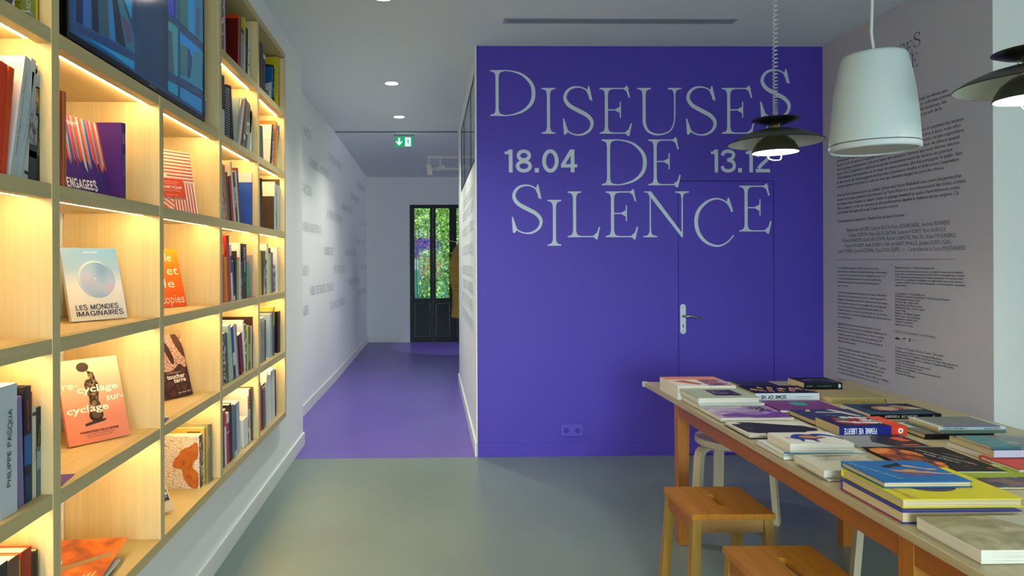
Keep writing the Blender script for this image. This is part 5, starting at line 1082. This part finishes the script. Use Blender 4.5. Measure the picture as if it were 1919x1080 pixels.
# ================================================================== round birch stools
BI = wood('pale_birch_leg', '#b3a98c', '#c9c0a4', 2, 60, .4); BIT = wood('pale_birch_seat', '#b5ab92', '#c8bea4', 0, 60, .4)
def round_stool(cx, cy, lb, rot, fr=.25):
    t = thing('round_stool', lb, 'stool', 'round birch stools under the table', loc=(cx, cy, 0), rotz=math.radians(rot)); H = .44
    MB().lathe([(0, H - .036), (.182, H - .036), (.186, H - .032), (.186, H - .004), (.183, H), (0, H)], 48).build('seat', BIT, t)
    for k in range(3):
        a = 2 * math.pi * k / 3; d = Vector((math.cos(a), math.sin(a), 0)); s_ = Vector((-d.y, d.x, 0)) * .027
        pr = [(.03, H - .037, .0), (.03, H - .052, .0)]
        b_ = fr - .027
        outer = [(.02, H - .0365), (b_ - .06, H - .0365), (b_ - .03, H - .042), (b_ - .01, H - .060), (b_, H - .09), (fr, 0)]
        inner = [(.02, H - .053), (b_ - .065, H - .053), (b_ - .045, H - .06), (b_ - .032, H - .075), (b_ - .027, H - .10), (fr - .027, 0)]
        m = MB(); pts = outer + inner[::-1]; n = len(pts)
        A = [d * r + Vector((0, 0, z)) - s_ for r, z in pts]; B = [d * r + Vector((0, 0, z)) + s_ for r, z in pts]
        for j in range(len(outer) - 1):
            o1, o2, i1, i2 = j, j + 1, n - 1 - j, n - 2 - j
            m.poly([A[o1], A[o2], A[i2], A[i1]]); m.poly([B[o1], B[i1], B[i2], B[o2]]); m.poly([A[o1], B[o1], B[o2], A[o2]]); m.poly([A[i1], A[i2], B[i2], B[i1]])
        m.poly([A[5], B[5], B[6], A[6]]); m.build('leg', BI, t)
round_stool(1.703, 3.79, 'round pale birch stool partly hidden behind the far table leg', -39, .262)
round_stool(2.11, 2.945, 'round pale birch stool under the table, only one leg in view', 45, .215)
# ================================================================== books on the table
GR = 'books laid out on the long table'
def fp(x, y, z): p = onz(x, y, z); return (p.x, p.y)
def tb(name, label, px, z, W, D, T, **k):
    """px: front-left corner of the top cover in the photo; z: height of that cover"""
    x, y = fp(px[0], px[1], z); kw = dict(k); c = kw.pop('cat', 'book')
    return flat(name, label, GR, (x, y), W, D, z - T, T, cat=c, **kw)
PI_ = math.pi
BR_ = photo('red_brown_street_print', [(.35, '#2c1f24'), (.48, '#8c3c3c'), (.56, '#c9a08c'), (.68, '#e0c9b4')], 22, 1, 5, .3, (1, 3, 1))
FLOR = photo('dark_flower_print', [(.4, '#1d1a22'), (.55, '#4c3440'), (.68, '#9a8088')], 25)
VIO = photo('violet_smoke_print', [(.32, '#5a3a86'), (.46, '#8c6aa4'), (.56, '#b8a4b4'), (.7, '#b4b8bc')], 5, 1.5, 4)
PORT = photo('peach_portrait_print', [(.40, '#1c2026'), (.48, '#9c6c50'), (.6, '#c99a78')], 16, 2, 4, .3, (1, 2.5, 1))
FLAME = photo('fire_photo_print', [(.36, '#17130f'), (.45, '#8c3c10'), (.53, '#e07c1c'), (.66, '#f0b04c')], 9, 1.5, 6)
SKT = photo('pencil_sketch_print', [(.46, '#c9c6b2'), (.55, '#7c7c68'), (.6, '#c4c1ac')], 26, 2, 6)
OLI = photo('olive_rock_print', [(.3, '#7c7450'), (.45, '#9c946c'), (.58, '#bcb490'), (.72, '#c9c2a6')], 7, 1.6, 7, .35)
GRY = photo('grey_hall_print', [(.35, '#2c302f'), (.52, '#5c6462'), (.7, '#8a9290')], 8, 1, 4, .2)
# far left column
x0, y0 = fp(1236, 727, .747)
flat('leaflet', 'small leaflet with a brown photo at the far left table corner', GR, (1.335, 3.66), .10, .17, TT, .0035, 'L', 8, 0, '#b7ad96', cat='leaflet', items=[('r', FLOR, (.25, .05, 1, .95))])
tb('book', 'white book under the one with an orange headed cover', (1270, 738), .773, .30, .27, .0325, spine='R', col='#d8d6c8')
tb('book', 'book with an orange band and red street photo, far left stack', (1270, 724), .807, .30, .27, .033, spine='R', col='#e0dcd0', items=[('r', '#dd8a66', (0, .68, 1, 1)), ('r', BR_, (.55, .02, .97, .66)), ('r', '#dcd0c4', (0, 0, .52, .66)), ('p', '#b85a4c', [(.08, .5), (.3, .6), (.5, .2), (.4, .1)]), ('t', 'WOMEN ARTISTS', .95, .60, .02, '#a83c3c', .3 * .4, PI_, {'bold': .0004})])
tb('book', 'pale green book, lower one of the pair near the table edge', (1310, 757), .7685, .315, .225, .0275, spine='B', col='#aab4a8', edge='#a9bcbe')
tb('book', 'sage green book with a dark framed photo on its cover', (1307.8, 746), .7985, .297, .22, .0285, hard=1, spine='B', col='#9ca590', edge='#9bb4b4', items=[('r', '#1e1c24', (.36, .22, .80, .86)), ('r', FLOR, (.39, .27, .77, .81))])
tb('book', 'violet and pink softback with black lettering near the left edge', (1351.7, 783.9), .760, .32, .235, .0175, spine='B', col=VIO, edge='#9db7c0', items=[('r', '#a0a4ac', (0, .82, .6, 1)), ('s', '#6a3c8c', [(.1, .12), (1, .04), (1, .5), (.6, .22), (.3, .4)]), ('t', 'TOUR', .64, .86, .045, '#2a2438', .09, -1.2, {'bold': .002}), ('t', 'DADA', .75, .86, .045, '#2a2438', .09, -1.2, {'bold': .002})])
tb('book', 'white hardback with a large black shape, near the left edge', (1403.9, 816), .756, .325, .225, .0155, hard=1, spine='R', col='#d0cdc0', edge='#2a2422', items=[('p', '#262423', [(.02, .78), (.16, .80), (.14, .93), (.30, .92), (.70, .70), (.90, .62), (1.0, .42), (.96, .26), (.80, .22), (.72, .10), (.22, .06), (.05, .2)]), ('p', '#e0ddd2', [(.04, .10), (.24, .12), (.24, .05), (.05, .02)]), ('t', 'CYCLIQUES', .82, .98, .02, '#9a988e', .08, -.9), ('t', 'studio', .12, .50, .012, '#c9c6ba', .03, -.6)])
tb('magazine', 'blue edged booklet at the bottom of the small stack', (1469, 857), .7515, .30, .20, .011, spine='B', col='#d4d2c8', edge='#5a7ea0', cat='magazine')
tb('magazine', 'white booklet with a blue stripe and small drawings, under the drawing book', (1469, 852), .757, .30, .195, .005, spine='B', col='#d6d4c6', edge='#2484b4', cat='magazine', items=[('p', '#1f84b4', [(.0, .0), (1, 0), (1, .04), (.25, .05), (.05, .14)]), ('r', SKT, (.6, .3, .95, .8)), ('o', '#c07050', (.9, .25, .05, .05))])
r = tb('book', 'white book with a blue and orange animal drawing on its cover', (1480.6, 832.8), .7905, .232, .16, .0325, spine='R', col='#d9d7ca')
art(r, .232, .16, .0325, [('s', '#1d3c94', [(.24, .62), (.30, .74), (.42, .84), (.58, .80), (.72, .86), (.86, .80), (.96, .60), (.90, .58), (.80, .68), (.66, .62), (.64, .44), (.52, .32), (.40, .36), (.26, .40), (.20, .52)]), ('o', '#d07a2c', (.50, .58, .14, .12)), ('p', '#d07a2c', [(.60, .60), (.72, .54), (.68, .42), (.56, .44)]), ('s', '#1d3c94', [(.30, .42), (.28, .22), (.32, .22), (.36, .38)]), ('s', '#1d3c94', [(.48, .36), (.50, .16), (.54, .18), (.54, .36)]), ('s', '#1d3c94', [(.92, .60), (.97, .36), (1., .38), (.96, .62)]), ('o', '#c9a080', (.16, .52, .05, .06)), ('p', '#1a1a1a', [(.62, .52), (.76, .50), (.78, .54), (.66, .58)])])
tb('magazine', 'magazine with a crumpled edge at the bottom of the sketch stack', (1552, 899), .7475, .22, .175, .007, spine='B', col='#8f9484', edge='#7c8276', cat='magazine')
tb('book', 'cream book with pencil sketches of animals on its cover', (1543.8, 883), .771, .23, .175, .023, spine='B', col='#ccc9b4', edge='#c9b8b0', items=[('r', SKT, (.25, .62, .98, .98)), ('p', '#6a5a44', [(.42, .30), (.62, .36), (.82, .34), (.96, .24), (.8, .2), (.5, .22)]), ('p', '#7a7a60', [(.2, .9), (.5, .97), (.9, .93), (.7, .88), (.4, .86)])])
# big stack at the near edge
tb('book', 'large blue and white hardback with a red back, bottom of the stack', (1691, 960), .7725, .325, .27, .032, hard=1, spine='B', col='#1a2c90', edge='#1c2c9c', page=PAGEC)
stk = [o for o in bpy.data.objects if o.get('label', '').startswith('large blue and white hardback')][0]
MB().poly([(-.0006, 0, 0), (-.0006, .27, 0), (-.0006, .27, .003), (-.0006, 0, .003)]).poly([(-.0006, .266, 0), (-.0006, .27, 0), (-.0006, .27, .032), (-.0006, .266, .032)]).build('red_edge', mat('#b5282a', .4), stk)
tb('book', 'large yellow hardback under the blue one', (1691.8, 936.7), .7975, .333, .272, .0245, hard=1, spine='B', col='#d9cc10', edge='#d8cb0c', page=PAGEC, items=[('o', '#39344c', (.45, .36, .20, .15)), ('p', '#b04a8c', [(.42, .30), (.50, .34), (.48, .44), (.40, .42)]), ('o', '#d0ccb0', (.70, .50, .05, .03)), ('o', '#8c8a70', (.70, .50, .035, .02)), ('t', 'NIKI', .1, .16, .02, '#d8b8a0', .045, -1.5), ('t', 'SAINT PHALLE', .06, .34, .02, '#c8484c', .09, -1.5)])
r = tb('book', 'blue hardback with two dancing figures, on top of the yellow one', (1656.9, 904.2), .8155, .255, .20, .0175, hard=1, spine='B', col='#1f6cb0', edge='#1c5c9c', page=PAGEC)
art(r, .255, .20, .0175, [('t', 'NIKI DE SAINT PHALLE', .035, .90, .017, '#a9c4dc', .165, -1.22), ('t', 'catalogue', .16, .72, .008, '#164a80', .05, -1.22),
  ('s', '#20222a', [(.34, .70), (.44, .78), (.56, .82), (.66, .76), (.74, .66), (.70, .62), (.62, .70), (.50, .70), (.40, .64)]), ('s', '#d8a494', [(.60, .72), (.72, .62), (.84, .52), (.92, .54), (.90, .58), (.80, .60), (.66, .76)]), ('s', '#cc8068', [(.36, .54), (.50, .52), (.62, .46), (.76, .46), (.78, .40), (.62, .38), (.46, .42), (.36, .48)]), ('p', '#d0a43c', [(.50, .56), (.64, .52), (.68, .46), (.54, .46)]), ('s', '#d8a494', [(.74, .42), (.90, .36), (.98, .34), (.96, .30), (.80, .34), (.70, .38)]), ('p', '#b44a5c', [(.40, .36), (.60, .32), (.74, .30), (.72, .26), (.56, .28), (.40, .32)]), ('o', '#20222a', (.60, .84, .03, .03))])
tb('book', 'thick softback with a sandy rock photo, nearest the camera', (1838.6, 1031.8), .7735, .30, .205, .033, spine='B', col=OLI, edge='#b9b79c', items=[('p', '#b8b6a2', [(.62, 1), (1, 1), (1, .3), (.86, .45), (.7, .75)])])
# second column
tb('leaflet', 'dark blue leaflet lying at the far edge of the table', (1394, 725.5), .745, .215, .175, .0045, spine='B', col='#2c3350', edge='#2c3350', cat='leaflet')
r = tb('book', 'softback with an upside-down black title on its white spine', (1415.6, 737.8), .778, .326, .205, .0375, spine='F', col='#17161c', spinecol='#c4d2dc', page=PAGEC)
it = []; R3 = random.Random(9)
for i in range(16): 
    u = .06 + .055 * i; v = .2 + .5 * R3.random(); it.append(('p', '#b8806a' if i % 3 else '#c0a040', [(u, v), (u + .05, v + .2), (u + .09, v + .05), (u + .06, v - .12), (u + .045, v + .02)]))
art(r, .326, .205, .0375, it + [('p', '#5c5a60', [(.93, .1), (.96, .1), (.90, .92), (.87, .92)])])
def front_text(r, W, T, txt, u0, u1, cap, c, flip=True, bold=0, serif_=False):
    """words on the front face (y = 0) of a flat book; flip = upside down"""
    z = T / 2
    if flip: mw = frame((u1 * W, -.0009, z + cap / 2), (-1, 0, 0), (0, 0, -1))
    else: mw = frame((u0 * W, -.0009, z - cap / 2), (1, 0, 0), (0, 0, 1))
    wd = (u1 - u0) * W
    if serif_: serif_line('spine_title', txt, mw, cap, mat(c, .5), r, width=wd)
    else: serif_line('spine_title', txt, mw, cap, mat(c, .5), r, width=wd, sans=.15 + bold * 60)
front_text(r, .326, .0375, 'SOME OF US', .08, .48, .0155, '#22283c', True, .0009)
front_text(r, .326, .0375, 'AN OVERVIEW ON THE FRENCH ART SCENE', .61, .87, .004, '#4a5464'); 
tb('book', 'plum purple softback with a teal oval on its cover', (1462, 769.4), .7555, .305, .215, .013, spine='L', col='#6a3470', edge='#5c2c68', items=[('o', '#1c9486', (.52, .62, .135, .17)), ('t', 'REGARDS', .2, .60, .012, '#4a2250', .05, -.4), ('t', 'GESTES', .62, .35, .012, '#4a2250', .06, -.4)])
r = tb('book', 'navy hardback with a pale figure and yellow mark on its cover', (1524.4, 787.2), .766, .275, .2, .0245, hard=1, spine='R', col='#2e3460', edge='#14151c', page=PAGEC)
art(r, .275, .2, .0245, [('p', '#c9b430', [(.20, .78), (.26, .94), (.32, .94), (.28, .78)]), ('p', '#b8bcc0', [(.30, .66), (.36, .74), (.74, .66), (.72, .60)]), ('p', '#b9b4a4', [(.60, .95), (.70, .95), (.84, .55), (.92, .3), (.80, .32), (.70, .6)]), ('p', '#26242c', [(.78, .3), (.96, .28), (1, .1), (.8, .1)]), ('t', 'SHE', .38, .42, .018, '#c6c8cc', .04, -.7)])
r = tb('book', 'thick navy and red hardback with a distressed upside-down white title', (1573, 800), .779, .275, .168, .0385, hard=0, spine='F', col='#1d1c4c', spinecol='#1c2280', page=PAGEC, edge='#15153c')
art(r, .275, .168, .0385, [('r', '#d9481f', (.77, 0, 1, 1)), ('p', '#8c2438', [(.1, .3), (.2, .9), (.62, .92), (.7, .3), (.4, .12)]), ('p', '#4a6a5c', [(.20, .7), (.34, .92), (.44, .7), (.3, .58)]), ('p', '#b9c4c0', [(.12, .5), (.25, .55), (.45, .35), (.4, .28)]), ('t', 'FEMME', .74, .92, .035, '#d6dcd6', .105, PI_ - .12, {'bold': .003}), ('t', 'VIE', .76, .66, .035, '#d6dcd6', .06, PI_ - .12, {'bold': .003}), ('t', 'LIBERTE', .76, .40, .035, '#d6dcd6', .11, PI_ - .12, {'bold': .003}),
   ('t', 'SOUS LA DIRECTION', .95, .8, .022, '#e8c0a8', .05, PI_ - .2), ('t', 'DE L ARTISTE', .96, .5, .022, '#e8c0a8', .05, PI_ - .2)])
m = MB(); m.poly([(.77 * .275, -.0006, 0), (.275, -.0006, 0), (.275, -.0006, .0385), (.77 * .275, -.0006, .0385)], mat('#d9401a', .4))
m.poly([(.905 * .275 + .011 * math.cos(a), -.0008, .020 + .011 * math.sin(a)) for a in [2 * math.pi * i / 24 for i in range(24)]], mat('#dfe2e4', .4)); m.poly([(.905 * .275 + .004 * math.cos(a), -.001, .019 + .004 * math.sin(a)) for a in [2 * math.pi * i / 16 for i in range(16)]], mat('#d9401a', .4)); m.build('spine_band', None, r)
front_text(r, .275, .0385, 'FEMME VIE LIBERTÉ', .06, .55, .024, '#dfe3ea', True, .0008)
r = tb('book', 'thick black paperback with cream pages at the far end', (1506.7, 718), .778, .212, .165, .0375, spine='F', col='#171b20', spinecol='#10181c', page=PAGEC)
art(r, .212, .165, .0375, [('p', photo('night_cloud_print', [(.4, '#171b20'), (.55, '#4c545a'), (.7, '#9aa2a4')], 12), [(.1, .4), (.4, .75), (.7, .7), (.98, .2), (.9, .1), (.6, .45), (.35, .4)])])
front_text(r, .212, .0375, 'LE DICTIONNAIRE DE L OLIVIER', .32, .72, .005, '#7fa098', True); front_text(r, .212, .0375, 'POCHE', .06, .22, .004, '#c9d2d4', True)
MB().poly([(.925 * .212 + .0075 * math.cos(a), -.0009, .019 + .012 * math.sin(a)) for a in [2 * math.pi * i / 20 for i in range(20)]]).build('publisher_mark', mat('#c3cdd4', .4), r)
TAN = photo('lined_tan_print', [(.42, '#8d8058'), (.5, '#a3966a'), (.58, '#948760')], 60, 0, 1, .5, (.05, 6, 1))
r = tb('book', 'tan softback with a widely spaced black spine title', (1558.8, 746.3), .767, .279, .212, .0265, spine='F', col=TAN, spinecol='#a3945c', page=PAGEC)
front_text(r, .279, .0265, 'WOMEN IN REVOLT !', .02, .90, .011, '#26241c', False, serif_=True)
MB().box(.95 * .279, .97 * .279, -.001, -.0008, .006, .020).build('publisher_mark', mat('#26241c'), r)
r = tb('book', 'glossy black softback with a blue portrait of pale faces', (1631.3, 777), .762, .319, .215, .0215, spine='F', col='#1d3a58', spinecol='#0e0f11', page=PAGE)
art(r, .319, .215, .0215, [('p', '#17191f', [(.72, 1), (1, 1), (1, 0), (.94, .12), (.85, .6)]), ('s', '#15181f', [(.14, .62), (.28, .82), (.50, .84), (.60, .62), (.50, .30), (.30, .22), (.18, .38)]), ('s', PORT, [(.28, .60), (.38, .74), (.55, .70), (.62, .5), (.54, .32), (.38, .30), (.28, .42)]), ('s', '#bfa284', [(.36, .55), (.44, .66), (.56, .58), (.54, .42), (.42, .38)]), ('s', PORT, [(.56, .68), (.74, .80), (.92, .62), (.96, .42), (.80, .40), (.62, .44)]), ('s', '#b4ab94', [(.72, .66), (.90, .58), (.96, .44), (.80, .46)]), ('p', '#a83a3c', [(.60, .56), (.70, .60), (.72, .50), (.60, .46)]), ('r', '#1e6a84', (0, 0, .72, .05))])
front_text(r, .319, .0215, 'ANDREA BOWERS', .20, .66, .011, '#d9dde0', False, .0003)
front_text(r, .319, .0215, 'III', .88, .91, .008, '#c9cdd0', False)
r = tb('book', 'grey hardback with white and green print under the leaflet stack', (1734, 814), .762, .275, .22, .0215, hard=1, spine='F', col='#6a6f6e', spinecol='#101214', edge='#101214', page=PAGEC)
art(r, .275, .22, .0215, [('p', '#b9c4b8', [(.02, .85), (.16, .85), (.12, .45), (.04, .5)]), ('p', '#3f7c64', [(.12, .8), (.30, .6), (.3, .5), (.14, .62)]), ('t', 'PAROLES', .05, .55, .02, '#c9cfca', .08, -1.0), ('t', 'DE FEMMES', .15, .55, .015, '#c9cfca', .08, -1.0)])
r = tb('book', 'grey green softback, lowest of the leaflet stack', (1763, 806.5), .777, .262, .17, .0145, spine='F', col='#7c9488', spinecol='#6a877c', page=PAGEC)
r = tb('book', 'softback with a white spine in the leaflet stack', (1758.5, 801), .7895, .268, .165, .012, spine='F', col='#c9ccc8', spinecol='#bccfd4', page=PAGEC)
front_text(r, .268, .012, 'AT HOME SHES A TOURIST', .08, .42, .0055, '#3c464c', True); front_text(r, .268, .012, 'JEANNE SUSPLUGAS', .66, .92, .0055, '#3c464c', True)
tb('booklet', 'thin grey booklet with a violet edge, top of the leaflet stack', (1768.5, 799.3), .794, .2245, .155, .004, spine='F', col='#6c7274', spinecol='#5a5c8c', cat='booklet', items=[('p', '#8a6a64', [(.3, .7), (.55, .4), (.54, .38), (.29, .68)])])
# far right stack
r = tb('book', 'softback with an upside-down black spine title, base of the right stack', (1858, 857), .7595, .31, .2, .019, spine='F', col='#c0c4c0', spinecol='#a9c2c8', page=PAGE)
front_text(r, .31, .019, 'FORCES', .09, .17, .011, '#262a30', True); front_text(r, .31, .019, 'LABASTIE', .34, .52, .011, '#262a30', True)
front_text(r, .31, .019, 'DES', .185, .235, .011, '#262a30', True)
tb('book', 'softback with a white lilac spine and dark photo cover in the right stack', (1862.6, 845), .784, .305, .2, .024, spine='F', col=GRY, spinecol='#c6c9e0', page=PAGEC)
r = tb('booklet', 'teal booklet on top of the right stack', (1858, 838.7), .7935, .105, .155, .009, spine='F', col='#4c7c80', spinecol='#3f6c78', cat='booklet', page=PAGEC)
art(r, .105, .155, .009, [('t', 'JEANNE COLLOT', .55, .06, .006, '#1c3438', .04, 0, {'bold': .0002}), ('r', '#2c5458', (.3, .6, .75, .61))])
# third: glossy magazines between
tb('magazine', 'glossy grey magazine with red shapes behind the fire magazine', (1608, 838), .7445, .275, .215, .004, spine='B', col='#8a8d8c', cat='magazine', items=[('p', '#2c2a2e', [(.35, .3), (.48, .62), (.7, .9), (1, 1), (1, 0), (.5, 0)]), ('p', '#c8533c', [(.72, .55), (.86, .62), (.95, .35), (.8, .3)]), ('p', '#c8533c', [(.66, .12), (.9, .14), (.9, .06), (.66, .05)])])
p = fp(1889, 884.5, .7495); q = fp(1630.4, 836.4, .7495)
r = flat('magazine', 'black magazine with orange flames and a script title', GR, (p[0] - .298, p[1] + .012), .298, .29, .7448, .0045, 'L', -2, 0, '#1b1817', cat='magazine', items=[('s', FLAME, [(.02, .9), (.30, .96), (.50, .72), (.46, .5), (.52, .3), (.40, .1), (.1, .2), (0, .5)]), ('o', '#b8401c', (.7, .2, .02, .015)), ('o', '#b8401c', (.82, .3, .02, .02)), ('o', '#c04a1c', (.90, .12, .03, .02)), ('t', 'Collection contemporaine', .56, .88, .022, '#c9c4b8', .20, -1.15, {'shear': .3}), ('t', 'Villa Datris', .52, .70, .026, '#c9c4b8', .12, -1.15, {'shear': .3}), ('t', 'exposition', .78, .72, .014, '#b5b0a4', .07, -1.15, {'shear': .3})])
tb('magazine', 'lime green magazine with white lettering, cut by the right edge', (1836, 915), .7455, .30, .24, .005, spine='B', col='#8fa01c', cat='magazine', items=[('p', FLOR, [(.2, .38), (1, .42), (1, 0), (.1, 0)]), ('p', '#7c5a54', [(.3, .34), (.5, .3), (.62, .12), (.4, .1)]), ('t', 'ART', .28, .62, .04, '#d6dcb0', .09, -.05, {'bold': .001}), ('t', 'JEUNESSE', .36, .84, .03, '#d6dcb0', .16, .03, {'bold': .001})])
tb('book', 'red hardback with white pages, cut by the right edge', (1910, 880), .757, .22, .16, .0165, hard=1, spine='B', col='#b8321c', edge='#b42a18')
